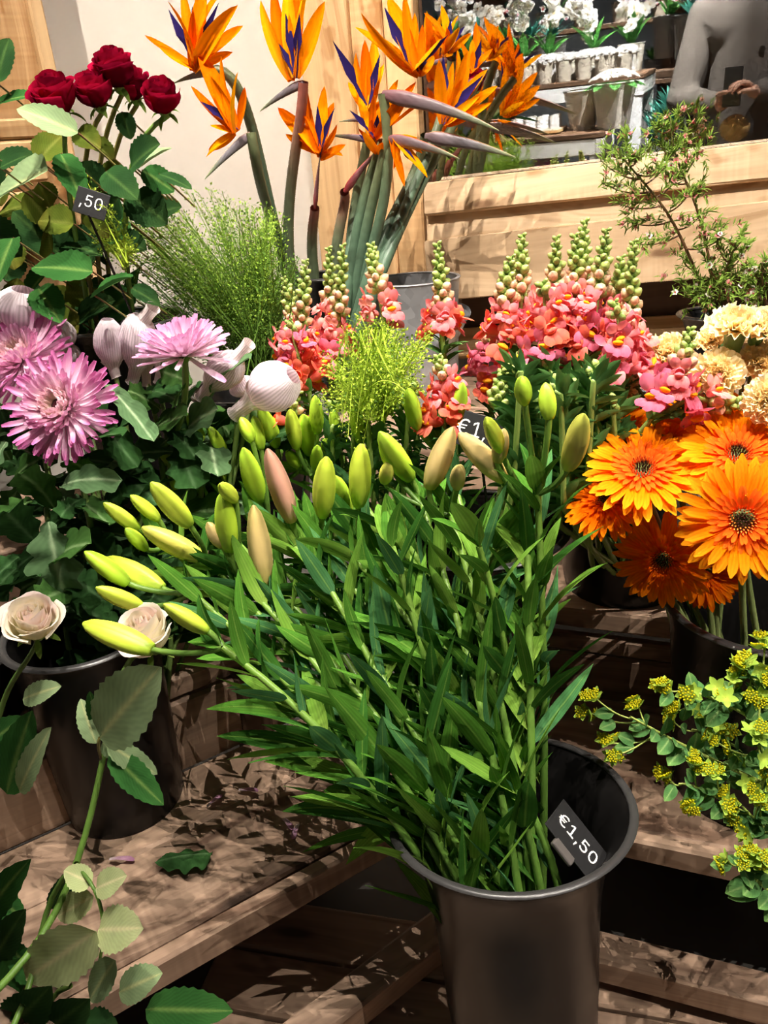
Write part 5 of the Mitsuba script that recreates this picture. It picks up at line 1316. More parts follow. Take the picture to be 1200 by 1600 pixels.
def wax_branch(label, spine, y, sides, seed, white, rad=0.0034):
    key = thing("waxflower_branch", label, "waxflower")
    r_ = np.random.default_rng(seed)
    pts = np.array([P(*q, y=yy) for q, yy in zip(spine, y)])
    c = CubicSpline(np.linspace(0, 1, len(pts)), pts)(np.linspace(0, 1, 24))
    part(key, "twig", tube(c, np.linspace(rad, 0.0012, 24), 6, "wax_twig"), "plant_solid")
    needles, nf = [], 0
    needle_twig(r_, c[10], c[-1], 40, needles)
    for (u, tip, dy) in sides:
        A = np.array([np.interp(u, np.linspace(0, 1, 24), c[:, j]) for j in range(3)])
        B = P(*tip, y=A[1] + dy)
        q = through(A, (A + B) / 2 + np.array([0, 0, -0.008]), B, 0.5, 8)
        part(key, "twig", tube(q, np.linspace(0.0016, 0.0008, 9), 5, "wax_twig"), "plant_solid")
        L = np.linalg.norm(B - A)
        needle_twig(r_, A, B, int(L * 620) + 14, needles)
        for j in range(max(4, int(L * 95))):
            w = r_.uniform(0.25, 1.0)
            p = A + (B - A) * w + r_.normal(0, 0.009, 3)
            e = p + unit(r_.normal(0, 1, 3) + [0, -0.6, 0.7]) * 0.013
            needle_twig(r_, p, p + (e - p) * 1.5, 9, needles)
            if r_.random() < 0.62:
                part(key, "blossom", wax_flower("wax_white" if r_.random() < white else "wax_pink"), M=MZ(e, e - p + TOWARD * 0.008, 0.0062 * r_.uniform(.8, 1.2), r_.uniform(0, 6)))
    part(key, "needles", join(needles), "leaf_skin", kind="stuff")


WY = 1.55
wax_branch("long waxflower branch arching up left across the planks to the mirror", ((1112, 492), (1085, 420), (1050, 345), (1010, 290), (962, 232)), (1.62, 1.58, 1.54, 1.52, 1.50),
           [(.10, (1060, 440), -.05), (.15, (1150, 430), -.04), (.25, (1065, 400), .02), (.35, (1130, 370), -.03), (.42, (990, 380), -.05), (.45, (1100, 330), .03), (.5, (980, 345), .03), (.55, (1085, 290), -.04), (.6, (960, 315), -.03), (.66, (1075, 255), .02),
            (.7, (940, 285), -.03), (.76, (1060, 230), .03), (.8, (938, 250), -.02), (.84, (1040, 262), -.03), (.88, (975, 200), .02), (.9, (1000, 240), -.02), (.95, (940, 225), .02)], 1, .15)
wax_branch("waxflower branch with upright tips in front of the mirror edge", ((1114, 492), (1110, 420), (1090, 330), (1062, 260), (1048, 185)), (1.62, 1.60, 1.58, 1.56, 1.54),
           [(.2, (1150, 400), .0), (.4, (1135, 350), -.02), (.55, (1100, 280), .02), (.65, (1040, 270), -.03), (.7, (1095, 225), .02), (.78, (1030, 220), -.02), (.85, (1075, 200), .02), (.92, (1060, 170), 0), (.95, (1020, 195), -.02)], 2, .2)
wax_branch("bushy white waxflower branch at the foot of the long one", ((1118, 492), (1122, 460), (1135, 420), (1150, 380)), (1.60, 1.58, 1.56, 1.54),
           [(.1, (1070, 455), -.05), (.15, (1175, 440), -.05), (.3, (1080, 420), -.04), (.4, (1172, 410), -.02), (.5, (1100, 400), -.03), (.6, (1175, 375), .02), (.75, (1120, 375), -.02), (.9, (1165, 355), 0), (.2, (1130, 440), -.06), (.1, (1100, 470), -.06)], 3, .6)
wax_branch("white waxflower sprig at the right edge above the carnations", ((1200, 490), (1195, 460), (1190, 430), (1195, 405)), (1.40, 1.38, 1.36, 1.35),
           [(.1, (1160, 460), -.02), (.3, (1165, 435), -.02), (.5, (1215, 440), .0), (.6, (1175, 412), 0), (.8, (1205, 412), 0), (.3, (1185, 455), -.03)], 4, .85)

# ------------------------------------------------------------------ bupleurum, lower right
BUP = {}


def bup_cluster(key, p, d, s, r_):
    if "c" not in BUP:
        ms = [xf(blade((0.02, 0, 0), (0.9, 0, 0.4), 0.56, (0, 0, 1), bow=-0.1, cup=0.3, prof=pr_oval, n=5, m=2, k="bup_bract"), rotz(a * 1.2566)) for a in range(5)]
        BUP["c"] = shape(join(ms), "leaf_skin")
        q = np.random.default_rng(2); fl = []
        for i in range(22):
            a, u = i * 2.4, math.sqrt((i + .5) / 22)
            fl.append(lathe([(0.02, 0), (0.07, 0.16), (0.10, 0.26), (0.0, 0.3)], 6, "bup_flower", M=MZ((0.50 * u * math.cos(a), 0.50 * u * math.sin(a), 0.20 + .1 * q.random()), (0.5 * u * math.cos(a), 0.5 * u * math.sin(a), 1))))
        BUP["f"] = shape(join(fl), "soft_petal")
    M = MZ(p, d, s, r_.uniform(0, 6))
    part(key, "bracts", BUP["c"], M=M)
    if r_.random() < 0.8: part(key, "yellow_florets", BUP["f"], M=M)


def bupleurum(label, spine, y0, dy, seed, tips):
    key = thing("bupleurum_sprig", label, "bupleurum")
    r_ = np.random.default_rng(seed)
    pts = np.array([P(*q, y=y0 + dy * j) for j, q in enumerate(spine)])
    c = CubicSpline(np.linspace(0, 1, len(pts)), pts)(np.linspace(0, 1, 20))
    part(key, "stem", tube(c, np.linspace(0.0026, 0.0013, 20), 6, "bup_stem"), "plant_solid")
    low = spline([(.41 + .02 * math.cos(seed), .965 + .02 * math.sin(seed), SZ[0] + .02), (.355 + .01 * math.cos(seed * 2), .93 + .015 * math.sin(seed), SZ[0] + .225), c[0]], 14)
    part(key, "stem", tube(low, 0.0027, 6, "bup_stem"), "plant_solid")
    n = 14
    for i in range(n):
        u = 0.15 + 0.8 * i / n
        j = int(u * 19); p = c[j]; ax = unit(c[j + 1] - c[j])
        out = unit(np.cross(ax, r_.normal(0, 1, 3)))
        L = r_.uniform(0.024, 0.042) * (1.2 - 0.5 * u)
        part(key, "leaf", blade(p, p + unit(out + ax * 0.5) * L, L * 0.62, TOWARD * .7 + np.array([0, 0, .8]) + r_.normal(0, .3, 3), bow=0.06, cup=0.2, prof=pr_oval, n=7, m=3, k="bup_leaf"), "leaf_skin")
    for (u, tip, d2) in tips:
        A = c[int(u * 19)]; B = P(*tip, y=A[1] + d2)
        m_ = (A + B) / 2 + np.array([0, 0, -0.012])
        part(key, "stem", tube(bez(A, m_, B, 8), 0.0011, 5, "bup_stem"), "plant_solid")
        q = bez(A, m_, B, 8)
        part(key, "leaf", blade(q[4], q[4] + unit(r_.normal(0, 1, 3) + [0, -.4, .3]) * 0.024, 0.014, TOWARD + [0, 0, .5], cup=.2, prof=pr_oval, n=6, m=2, k="bup_leaf"), "leaf_skin")
        for k_ in range(3):
            off = unit(r_.normal(0, 1, 3)) * 0.010 * (k_ > 0)
            bup_cluster(key, B + off, unit(B - A) + r_.normal(0, .5, 3) + [0, -.3, .5], r_.uniform(0.0105, 0.0145), r_)


bupleurum("bupleurum sprig reaching farthest left over the bucket's rim, two yellow clusters", ((1230, 1240), (1120, 1190), (1040, 1150), (985, 1120)), .80, -.01, 1, [(.98, (930, 1090), 0), (.8, (998, 1105), .02), (.7, (950, 1160), -.02), (.75, (960, 1180), -.03), (.9, (925, 1115), 0)])
bupleurum("bupleurum sprig with a bright yellow head in front of the gerbera bucket", ((1240, 1180), (1170, 1120), (1110, 1090), (1060, 1075)), .82, -.01, 2, [(.95, (1035, 1070), 0), (.85, (1085, 1080), -.02), (.6, (1130, 1085), -.02), (.8, (1060, 1110), 0), (.5, (1150, 1050), .0)])
bupleurum("tallest bupleurum sprig with the biggest yellow cluster at the right", ((1250, 1170), (1210, 1110), (1180, 1070), (1170, 1040)), .84, -.01, 3, [(.95, (1165, 1030), 0), (.9, (1190, 1060), -.02), (.7, (1140, 1095), 0), (.8, (1175, 1085), -.03), (.6, (1205, 1060), .0), (.85, (1150, 1060), 0)])
bupleurum("bupleurum sprig at the right edge with dense green bracts", ((1260, 1290), (1220, 1220), (1190, 1170), (1180, 1130)), .78, 0.0, 4, [(.9, (1185, 1150), -.02), (.7, (1150, 1180), 0), (.8, (1195, 1190), -.03), (.6, (1120, 1160), 0), (.5, (1180, 1230), -.04), (.8, (1195, 1010), .05)])
bupleurum("bupleurum sprig drooping along the shelf tread toward the bucket", ((1260, 1320), (1180, 1280), (1110, 1240), (1060, 1225)), .77, -.005, 5, [(.95, (1045, 1215), 0), (.8, (1085, 1195), .0), (.7, (1075, 1260), -.02), (.5, (1140, 1270), -.02), (.6, (1120, 1205), 0)])
bupleurum("lowest bupleurum sprig hanging over the shelf edge", ((1250, 1420), (1200, 1390), (1170, 1365), (1150, 1345)), .72, 0.0, 6, [(.9, (1135, 1340), 0), (.8, (1160, 1335), -.01), (.7, (1180, 1345), -.01)])
bupleurum("bupleurum sprig low at the right edge with gray-green leaves", ((1270, 1360), (1225, 1320), (1190, 1290), (1160, 1260)), .75, 0.0, 7, [(.9, (1140, 1255), 0), (.7, (1190, 1250), -.02), (.6, (1165, 1300), -.02), (.8, (1195, 1215), 0)])
bupleurum("bupleurum sprig behind the others, dark leaves over the bucket's foot", ((1240, 1230), (1170, 1180), (1120, 1150), (1080, 1140)), .88, 0.0, 8, [(.9, (1055, 1130), 0), (.7, (1100, 1120), .0), (.5, (1130, 1140), -.02)])
# ------------------------------------------------------------------ pepper-grass
def pepper(label, roots, ends, y, seed, n, pods, stem_k, pod_k, size, curve, fade=None):
    key = thing("pepper_grass", label, "pepper-grass")
    r_ = np.random.default_rng(seed)
    pod = np.array([[0, 0, 0], [.5, .36, .12], [1, .1, 0], [1, -.1, 0], [.5, -.36, .12]]); pf = np.array([[0, 1, 4], [1, 2, 3], [1, 3, 4]])
    puv = np.array([[0, .5], [.5, .95], [1, .6], [1, .4], [.5, .05]])
    for i in range(n):
        u = r_.random()
        A = P(*(np.array(roots[0]) * (1 - u) + np.array(roots[1]) * u), y=y + r_.normal(0, .03))
        j = r_.uniform(0, len(ends) - 1.001); a = int(j); w = j - a
        e = np.array(ends[a]) * (1 - w) + np.array(ends[a + 1]) * w
        f = 1 - (r_.random() ** 2.2) * (0.55 if fade is None else fade)
        rt = np.array(roots[0]) * (1 - u) + np.array(roots[1]) * u
        e = rt + (e - rt) * f + r_.normal(0, 7, 2)
        B = P(*e, y=y + r_.normal(0, .05))
        mid = (A + B) / 2 + np.array([0, 0, curve * np.linalg.norm(B - A)]) + r_.normal(0, .012, 3)
        c = bez(A, mid, B, 14)
        ms = [tube(c, np.linspace(0.0014, 0.0005, 15), 3, stem_k)]
        for k in range(pods):
            v = 0.30 + 0.70 * k / pods
            q = np.array([np.interp(v, np.linspace(0, 1, 15), c[:, jj]) for jj in range(3)])
            t = unit(c[-1] - c[7])
            d = unit(r_.normal(0, 1, 3)); d = unit(d - t * (d @ t) + t * 0.55)
            br = (0.006 + 0.016 * (1 - v) * r_.random()) * 1.3
            tip = q + d * br
            s = size * r_.uniform(.7, 1.25)
            ms.append((np.array([q, q + d * br * .5 + [0, 0, .0006], tip]), np.array([[0, 1, 2]]), np.array([[0, .5], [.5, .5], [1, .5]]) + [0, ROWS[stem_k]]))
            M = M4(tip, d, r_.normal(0, 1, 3), s)
            ms.append((pod @ M[:3, :3].T + M[:3, 3], pf, puv + [0, ROWS[pod_k if r_.random() < .75 else "pepper_dark"]]))
        part(key, "sprig", join(ms), "leaf_skin", smooth=False)


pepper("airy bunch of fine green pepper-grass left of the bird of paradise stems", ((400, 590), (440, 560)), ((150, 365), (190, 330), (235, 300), (280, 312), (320, 288), (355, 318), (385, 318), (415, 330), (435, 330)), 1.18, 1, 170, 70, "pepper_stem", "pepper_pod", 0.0042, 0.10)
pepper("lower dark green stems of pepper-grass behind the netted chrysanthemums", ((380, 620), (440, 600)), ((140, 440), (200, 400), (260, 400), (330, 390), (400, 400), (450, 400), (470, 420)), 1.16, 2, 110, 36, "pepper_dark", "pepper_dark", 0.0040, 0.06)
pepper("lime green pepper-grass tuft spilling over between the coral snapdragons", ((560, 640), (600, 660)), ((500, 620), (505, 560), (540, 510), (580, 495), (620, 510), (650, 540), (672, 512), (660, 600), (640, 620), (560, 660)), 0.99, 3, 110, 46, "pepper_lime", "pepper_lime", 0.0042, 0.14, fade=.7)
pepper("few lime pepper-grass strands hanging before the lily buds", ((540, 520), (600, 510)), ((520, 640), (545, 700), (560, 740), (600, 620), (640, 610)), 0.95, 4, 16, 40, "pepper_lime", "pepper_lime", 0.0040, 0.06)
pepper("small yellow-green pepper-grass wisp beside the red roses' price card", ((190, 420), (200, 410)), ((165, 260), (150, 272), (185, 375), (200, 380), (160, 380), (140, 360)), 0.98, 5, 14, 44, "pepper_lime", "pepper_lime", 0.0038, 0.05)

# ------------------------------------------------------------------ litter on the left shelf
for (px, py, L, a, lab) in ((388, 1236, .030, .2, "fallen pale chrysanthemum petal on the plank joint"), (336, 1252, .028, 1.2, "fallen curved petal left of the plank joint"), (450, 1288, .026, -.6, "fallen petal with a magenta tip near the shelf edge, left one of two"), (462, 1300, .026, -1.4, "fallen petal with a magenta tip near the shelf edge, right one of two"), (190, 1344, .036, .25, "fallen purple-edged petal beside the rose stem")):
    key = thing("fallen_petal", lab, "petal")
    c = P(px, py, z=SZ[0] + 0.004); d = np.array([math.cos(a), math.sin(a), 0]) * L / 2
    part(key, "blade", blade(c - d, c + d, .008, (0, 0, 1), bow=.12, cup=.6, prof=pr_strap, n=7, m=2, k="fallen"), "soft_petal")
key = thing("fallen_leaf", "crumpled dark chrysanthemum leaf lying on the left shelf", "leaf")
c = P(285, 1345, z=SZ[0] + 0.016)
part(key, "blade", blade(c - [.035, .012, 0], c + [.035, .02, .004], .045, (0, -.2, 1), bow=.12, cup=-.5, twist=.5, prof=pr_mum, n=18, m=4, k="mum_leaf_dark", wave=.08), "leaf_gloss")
# ------------------------------------------------------------------ the shop that the mirror shows
def R(px, py, yv):
    """The place in the shop whose reflection is seen at a spot of the frame, yv: its distance behind the mirror's front, measured as world y of the image."""
    return mirrored(P(px, py, y=yv))


def table(corner, a, b, h, la, lb, label):
    """corner: top corner towards the mirror; a, b: its two edges' directions."""
    t = thing("display_table", label, "table")
    a, b = unit(a), unit(b)
    c = np.array([corner[0], corner[1], 0.0]) + a * la / 2 + b * lb / 2
    plank(t, "tabletop", c + [0, 0, h - 0.012], a, (0, 0, 1), la, lb, 0.024, "wood_dark", 610)
    for (o, d, L) in ((c - b * (lb / 2 - .02), a, la), (c + b * (lb / 2 - .02), a, la), (c - a * (la / 2 - .02), b, lb), (c + a * (la / 2 - .02), b, lb)):
        part(t, "rail", tmx(rbox(L, 0.035, 0.07, 0.004), M4(o + [0, 0, h - 0.06], d, (0, 0, 1))), "white_paint", smooth=False)
    for s in (-1, 1):
        for q in (-1, 1):
            part(t, "leg", tmx(rbox(0.06, 0.06, h - 0.03, 0.004), M4(c + a * s * (la / 2 - .035) + b * q * (lb / 2 - .035) + [0, 0, h / 2 - 0.015], a, (0, 0, 1))), "white_paint", smooth=False)
    return t


TC = R(1006, 120, 4.55); TH = TC[2] + 0.015
TA = R(850, 108, 4.55 - 0.0); ta = unit(np.array([TA[0] - TC[0], TA[1] - TC[1], 0])); tb = np.array([ta[1], -ta[0], 0]); tb = tb if tb @ mir_n < 0 else -tb
table(TC, ta, tb, TH, 1.25, 0.80, "display table with a white frame reflected in the mirror, pots on its dark top")
table(TC + ta * 0.12 - tb * 0.10 + np.array([0, 0, 0]), ta, -tb, TH - 0.20, 0.95, 0.42, "lower dark shelf in front of the white-framed table, reflected, with the two big pots")
LOWH = TH - 0.20


def on_table(ua, ub, h): return np.array([TC[0], TC[1], h]) + ta * ua + tb * ub


def pot(label, c, r, h, mat, fill=None, group=None, taper=.82, name="plant_pot"):
    t = thing(name, label, "pot", group)
    prof = [(r * taper, 0), (r * (taper * .6 + .4), h * .5), (r, h * .97), (r, h), (r - .006, h), (r - .008, h * .84)]
    full = np.vstack([[0, 0], np.array(prof), [0, h * .84]])
    g = lathe(full, 22, "stem0", M=tr(*c)); part(t, "body", (g[0], g[1]), mat, smooth=40)
    g = lathe([(r * 1.0 - .004, h - .004), (r * 1.02, h - .002), (r * 1.02, h + .004), (r - .008, h + .004)], 22, "stem0", M=tr(*c)); part(t, "rim", (g[0], g[1]), mat)
    if fill:
        r_ = np.random.default_rng(int(abs(c[0]) * 1e4)); ms = []
        for i in range(30):
            u = math.sqrt((i + .5) / 30) * (r + .002)
            ms.append(lathe(ellip(.011, .024), 6, fill, M=MZ((c[0] + u * math.cos(i * 2.4), c[1] + u * math.sin(i * 2.4), c[2] + h * .93 + .022 * (1 - (u / r) ** 2)), r_.normal(0, .4, 3) + [0, 0, 1])))
        part(t, "white_filling", join(ms), "plant_solid", kind="stuff")
    return t


k = 0
for j in range(3):
    for i in range(9):
        c = on_table(0.10 + i * 0.098 + 0.02 * (j % 2), 0.07 + j * 0.105, TH + 0.001)
        pot("small gray-brown pot with white filling in the rows on the reflected table", c, .042, .095, ("gray_pot", "concrete")[(i + j) % 2 == 0 and j > 0], "orchid", "small pots on the reflected table")


def strappy(key, c, n, L, k, seed, W=.045):
    r_ = np.random.default_rng(seed)
    for i in range(n):
        a = i * 2.4 + r_.uniform(0, 1); el = r_.uniform(.5, 1.2); l = L * r_.uniform(.7, 1.15)
        d = np.array([math.cos(a) * math.cos(el), math.sin(a) * math.cos(el), math.sin(el)])
        part(key, "leaf", blade(c, c + d * l, W * r_.uniform(.8, 1.2), (0, 0, 1), bow=.14, cup=.25, prof=pr_oval, n=8, m=2, k=k), "leaf_skin")


OF = {}


def orchid_flower():
    if "f" not in OF:
        ms = [xf(blade((0.03, 0, 0), (.9, 0, .1), .85 if q in (1, 4) else .6, (0, 0, 1), bow=.06, cup=.2, prof=pr_round, n=6, m=4, k="orchid"), rotz(q * 1.2566)) for q in range(5)]
        ms.append(lathe(ellip(.14, .3), 8, "carn_warm", M=np.eye(4)))
        OF["f"] = shape(join(ms), "soft_petal")
    return OF["f"]


for i, (ua, ub, lab, hh, fl) in enumerate(((.30, .46, "white orchid in a gray pot, left on the reflected table", .34, 9), (.55, .52, "white orchid in a gray pot in the middle of the reflected table", .40, 10), (.86, .50, "white orchid in a gray pot, rightmost on the reflected table's back row", .36, 10), (.72, .66, "white orchid in a pot behind the others on the reflected table", .42, 8), (.12, .60, "white orchid in a pot near the reflected table's corner", .34, 8), (1.02, .62, "white orchid at the reflected table's far left end", .42, 9))):
    c = on_table(ua, ub, TH + .001)
    pt = pot("gray pot of the " + lab.replace(" in a gray pot", "").replace(" in a pot", ""), c, .072, .13, "gray_pot" if i % 2 else "concrete")
    key = thing("orchid_plant", lab, "orchid")
    strappy(key, c + [0, 0, .11], 7, .17, "pot_leaf", i)
    for s in range(2):
        r_ = np.random.default_rng(i * 3 + s)
        e = c + np.array([r_.normal(0, .05), r_.normal(0, .05), hh])
        q = bez(c + [0, 0, .11], c + np.array([0, 0, hh * .9]), e + np.array([r_.uniform(-.1, .1), .05, .02]), 10)
        part(key, "stem", tube(q, .003, 6, "pot_leaf"), "plant_solid")
        for f in range(fl):
            p = q[4 + f * 6 // fl] + r_.normal(0, .028, 3) + [0, .02, .01]
            part(key, "blossom", orchid_flower(), M=MZ(p, r_.normal(0, .35, 3) + [0, 1, .2], .042, r_.uniform(0, 6)))
# the two big pots and the seed tray on the lower shelf
c1, c2 = R(910, 205, 4.28), R(958, 208, 4.20)
pot("gray-brown conical concrete pot, empty, left of the white pot in the mirror", [c1[0], c1[1], LOWH], .088, .165, "concrete", taper=.66)
pot("round whitewashed pot of white flowers in the mirror, in front of the white table leg", [c2[0], c2[1], LOWH], .098, .185, "whitewash", taper=.72)
key = thing("white_kalanchoe", "mound of small white blossoms filling the round whitewashed pot in the mirror", "flowers")
r_ = np.random.default_rng(4)
for i in range(44):
    u = math.sqrt((i + .5) / 44) * .105
    part(key, "blossom", orchid_flower(), M=MZ((c2[0] + u * math.cos(i * 2.4), c2[1] + u * math.sin(i * 2.4), LOWH + .205 + .035 * (1 - (u / .105) ** 2)), (math.cos(i * 2.4) * u * 6, math.sin(i * 2.4) * u * 6, 1), .021))
for i in range(9):
    a = i * .7
    part(key, "leaf", blade((c2[0] + .07 * math.cos(a), c2[1] + .07 * math.sin(a), LOWH + .19), (c2[0] + .14 * math.cos(a), c2[1] + .14 * math.sin(a), LOWH + .16), .05, (0, 0, 1), cup=.2, prof=pr_oval, k="pot_leaf"), "leaf_skin")
tray = thing("seed_tray", "tray of small clear jars on the lower shelf, reflected left of the big pots", "tray")
q = R(838, 190, 4.25); q[2] = LOWH
part(tray, "base", tmx(rbox(.26, .20, .018, .004), tr(q[0], q[1], q[2] + .012)), "wood_warm", smooth=False)
for i in range(4):
    for j in range(3):
        jt = thing("glass_jar", "small pale glass jar in the tray reflected left of the big pots", "jar", "small jars in the reflected tray")
        part(jt, "body", tmx(trimesh.creation.cylinder(.021, .045, sections=14), tr(q[0] - .09 + .06 * i, q[1] - .06 + .06 * j, q[2] + .044)), "white_paint", smooth=40)
        part(jt, "lid", tmx(trimesh.creation.cylinder(.019, .010, sections=14), tr(q[0] - .09 + .06 * i, q[1] - .06 + .06 * j, q[2] + .0715)), "pot_filler", smooth=40)
for i, (px, py) in enumerate(((770, 252), (800, 262), (818, 240), (845, 262), (862, 248), (790, 238))):
    key = thing("chrysanthemum", ("pale pink chrysanthemum bloom reflected just above the planks, %s" % ("leftmost", "second from the left", "topmost in the middle", "lower right", "rightmost, side-on", "upper left")[i]), "chrysanthemum")
    q = R(px, py, 4.15)
    ax = unit(np.array([0.2 * (i % 3 - 1), .75, .65])); Rr = .055; mq = MZ(q, ax, Rr)
    r_ = np.random.default_rng(i + 70)
    for f in range(80):
        uu = f / 79
        part(key, "petal", mum_petal("mid" if uu < .4 else "out", f % 3), M=mq @ rotz(f * 2.39996) @ tr(.1, 0, .06 * (1 - uu)) @ roty(-(math.radians(78 - 84 * uu) + r_.normal(0, .07))))
    part(key, "stem", tube(bez(q - ax * .01, q - [0, 0, .1], (q[0] * .5 - .42, q[1] * .5 - .07, .75), 6), .0035, 6, "mum_stem"), "plant_solid")
bq = R(815, 250, 4.15)
vessel("flower_bucket", "black bucket of pink chrysanthemums standing in the shop, reflected above the planks", "bucket", (bq[0], bq[1], .46), (bq[0], bq[1], .78), scaled(.9), "black_plastic")
pl_ = thing("flower_stool", "dark wooden stool under the reflected chrysanthemum bucket", "stool")
plank(pl_, "seat", (bq[0], bq[1], .445), (1, 0, 0), (0, 0, 1), .34, .34, .03, "wood_dark", 660)
for sx in (-1, 1):
    for sy in (-1, 1): plank(pl_, "leg", (bq[0] + sx * .14, bq[1] + sy * .14, .215), (0, 0, 1), (0, 1, 0), .43, .04, .04, "wood_dark", 662 + sx)
# shelves and buckets farther back
BK = thing("back_shelf", "dark shelving with pots at the back of the shop, top left of the mirror", "shelf")
s0 = R(760, 40, 6.2)
for i, z in enumerate((s0[2] - .45, s0[2] - .10, s0[2] + .25)):
    plank(BK, "board", (s0[0], s0[1] - .1, z), (1, 0, 0), (0, 0, 1), 2.6, .34, .03, "wood_dark", 630 + i)
for i, x in enumerate((-1.3, 0, 1.3)):
    plank(BK, "upright", (s0[0] + x, s0[1] - .1, s0[2] - .3), (0, 0, 1), (0, 1, 0), 2.0, .34, .03, "wood_dark", 635 + i)
for i in range(30):
    z = (s0[2] - .45, s0[2] - .10, s0[2] + .25)[i % 3] + .017
    c = np.array([s0[0] - 1.15 + (i // 3) * .25 + .04 * (i % 3), s0[1] - .08, z])
    pot("pot on the dark shelving at the back, reflected top left in the mirror", c, .06 + .01 * (i % 3), .11, ("dark_pot", "gray_pot", "white_paint")[(i * 7) % 3], None, "pots on the back shelving")
    key = thing("potted_plant", "leafy plant in a pot on the dark shelving, reflected at the top of the mirror", "plant", "plants on the back shelving")
    strappy(key, c + [0, 0, .09], 8, .13, ("pot_leaf", "teal_leaf", "snap_leaf")[i % 3], 200 + i, .03)
for i, (px, py, yv) in enumerate(((725, 60, 5.4), (770, 70, 5.3), (815, 66, 5.3), (690, 70, 5.5), (850, 66, 5.6), (1040, 30, 5.6), (1075, 28, 5.5))):
    q = R(px, py, yv)
    q = q - [0, .22, 0]
    pot("dark bucket of flowers on the reflected stand at the back", q - [0, 0, .2], .095, .22, "dark_pot", None, "dark buckets at the back of the shop")
    key = thing("cut_flower_bunch", "bunch of pink and white cut flowers in a dark bucket at the back, reflected", "flowers", "cut flowers at the back of the shop")
    strappy(key, q, 12, .16, ("teal_leaf", "pot_leaf")[i % 2], 250 + i, .03)
    r_ = np.random.default_rng(300 + i)
    for f in range(12):
        part(key, "blossom", wax_flower("wax_pink" if i % 2 else "wax_white"), M=MZ(q + np.array([r_.normal(0, .06), r_.normal(0, .06), r_.uniform(.08, .17)]), r_.normal(0, .4, 3) + [0, .5, 1], .022))
st = thing("bucket_stand", "low dark stand carrying flower buckets at the back of the shop", "stand")
q = R(770, 75, 5.4)
plank(st, "top", (q[0] + .15, q[1] - .22, q[2] - .24), (1, 0, 0), (0, 0, 1), 2.6, .4, .04, "wood_dark", 640)
for s in (-1, 1):
    plank(st, "leg", (q[0] + .15 + s * 1.2, q[1] - .22, (q[2] - .26) / 2), (0, 0, 1), (0, 1, 0), q[2] - .26, .4, .05, "wood_dark", 642 + s)
for i, (px, py, yv) in enumerate(((1040, 165, 5.0), (1052, 150, 5.1), (1030, 190, 4.95))):
    q = R(px, py, yv)
    key = thing("leafy_plant", "blue-green leafy plant beside the white table leg in the mirror", "plant", "blue-green plants by the table leg")
    strappy(key, q - [0, 0, .12], 26, .2, "teal_leaf", 270 + i, .03)
    part(key, "pot", tmx(trimesh.creation.cylinder(.08, .16, sections=20), tr(q[0], q[1], q[2] - .19)), "dark_pot", smooth=40)

# ------------------------------------------------------------------ the person taking the picture
def hull_chain(joints):
    """joints: rows (x, y, z, r); consecutive pairs are joined."""
    out = []
    for a, b in zip(joints[:-1], joints[1:]):
        s = [manifold3d.Manifold.sphere(q[3], 20).translate(tuple(float(x) for x in q[:3])) for q in (a, b)]
        out.append(manifold3d.Manifold.batch_hull(s))
    return out


def blob(ms, edge=.02, it=8):
    m = manifold3d.Manifold()
    for q in ms: m = m + q
    m = m.refine_to_length(edge)
    k = m.to_mesh()
    tm = trimesh.Trimesh(k.vert_properties[:, :3], k.tri_verts)
    trimesh.smoothing.filter_taubin(tm, iterations=it)
    return tm


person = thing("person", "person in a gray wool coat and dark scarf photographing the flowers, reflected in the mirror", "person")
BX, BY = 0.05, -0.36                                               # chest; faces the mirror (+y)
body = []
sh = lambda s: (BX + s * .185, BY - .01, 1.36)
for s in (-1, 1):                                                  # legs
    body += hull_chain([(BX + s * .10, BY, .90, .105), (BX + s * .10, BY + .01, .49, .062), (BX + s * .10, BY - .02, .09, .045)])
    body += hull_chain([(BX + s * .10, BY - .03, .05, .045), (BX + s * .115, BY + .14, .035, .033)])
body += hull_chain([(BX, BY, .92, .14), (BX, BY + .01, 1.12, .125), (BX, BY, 1.30, .135), (BX, BY, 1.42, .07), (BX, BY + .02, 1.50, .055)])
for s in (-1, 1): body += hull_chain([(BX + s * .05, BY, 1.30, .125), (BX + s * .12, BY, 1.36, .07)])
body += hull_chain([(BX, BY + .02, 1.50, .055), (BX, BY + .035, 1.55, .072), (BX, BY + .02, 1.635, .095)])
body += hull_chain([(BX, BY + .055, 1.55, .06), (BX, BY + .085, 1.535, .028)])
HP = np.array([0.000, -0.045, 1.085])                               # where the phone is held
LWR, RWR = np.array([-0.045, -0.10, 1.015]), np.array([0.085, -0.095, 1.055])
ELB = {-1: np.array([BX - .27, BY + .06, 1.04]), 1: np.array([BX + .27, BY + .08, 1.06])}
for s, w in ((-1, LWR), (1, RWR)):
    body += hull_chain([(*sh(s), .062), (*ELB[s], .044), (*w, .027)])


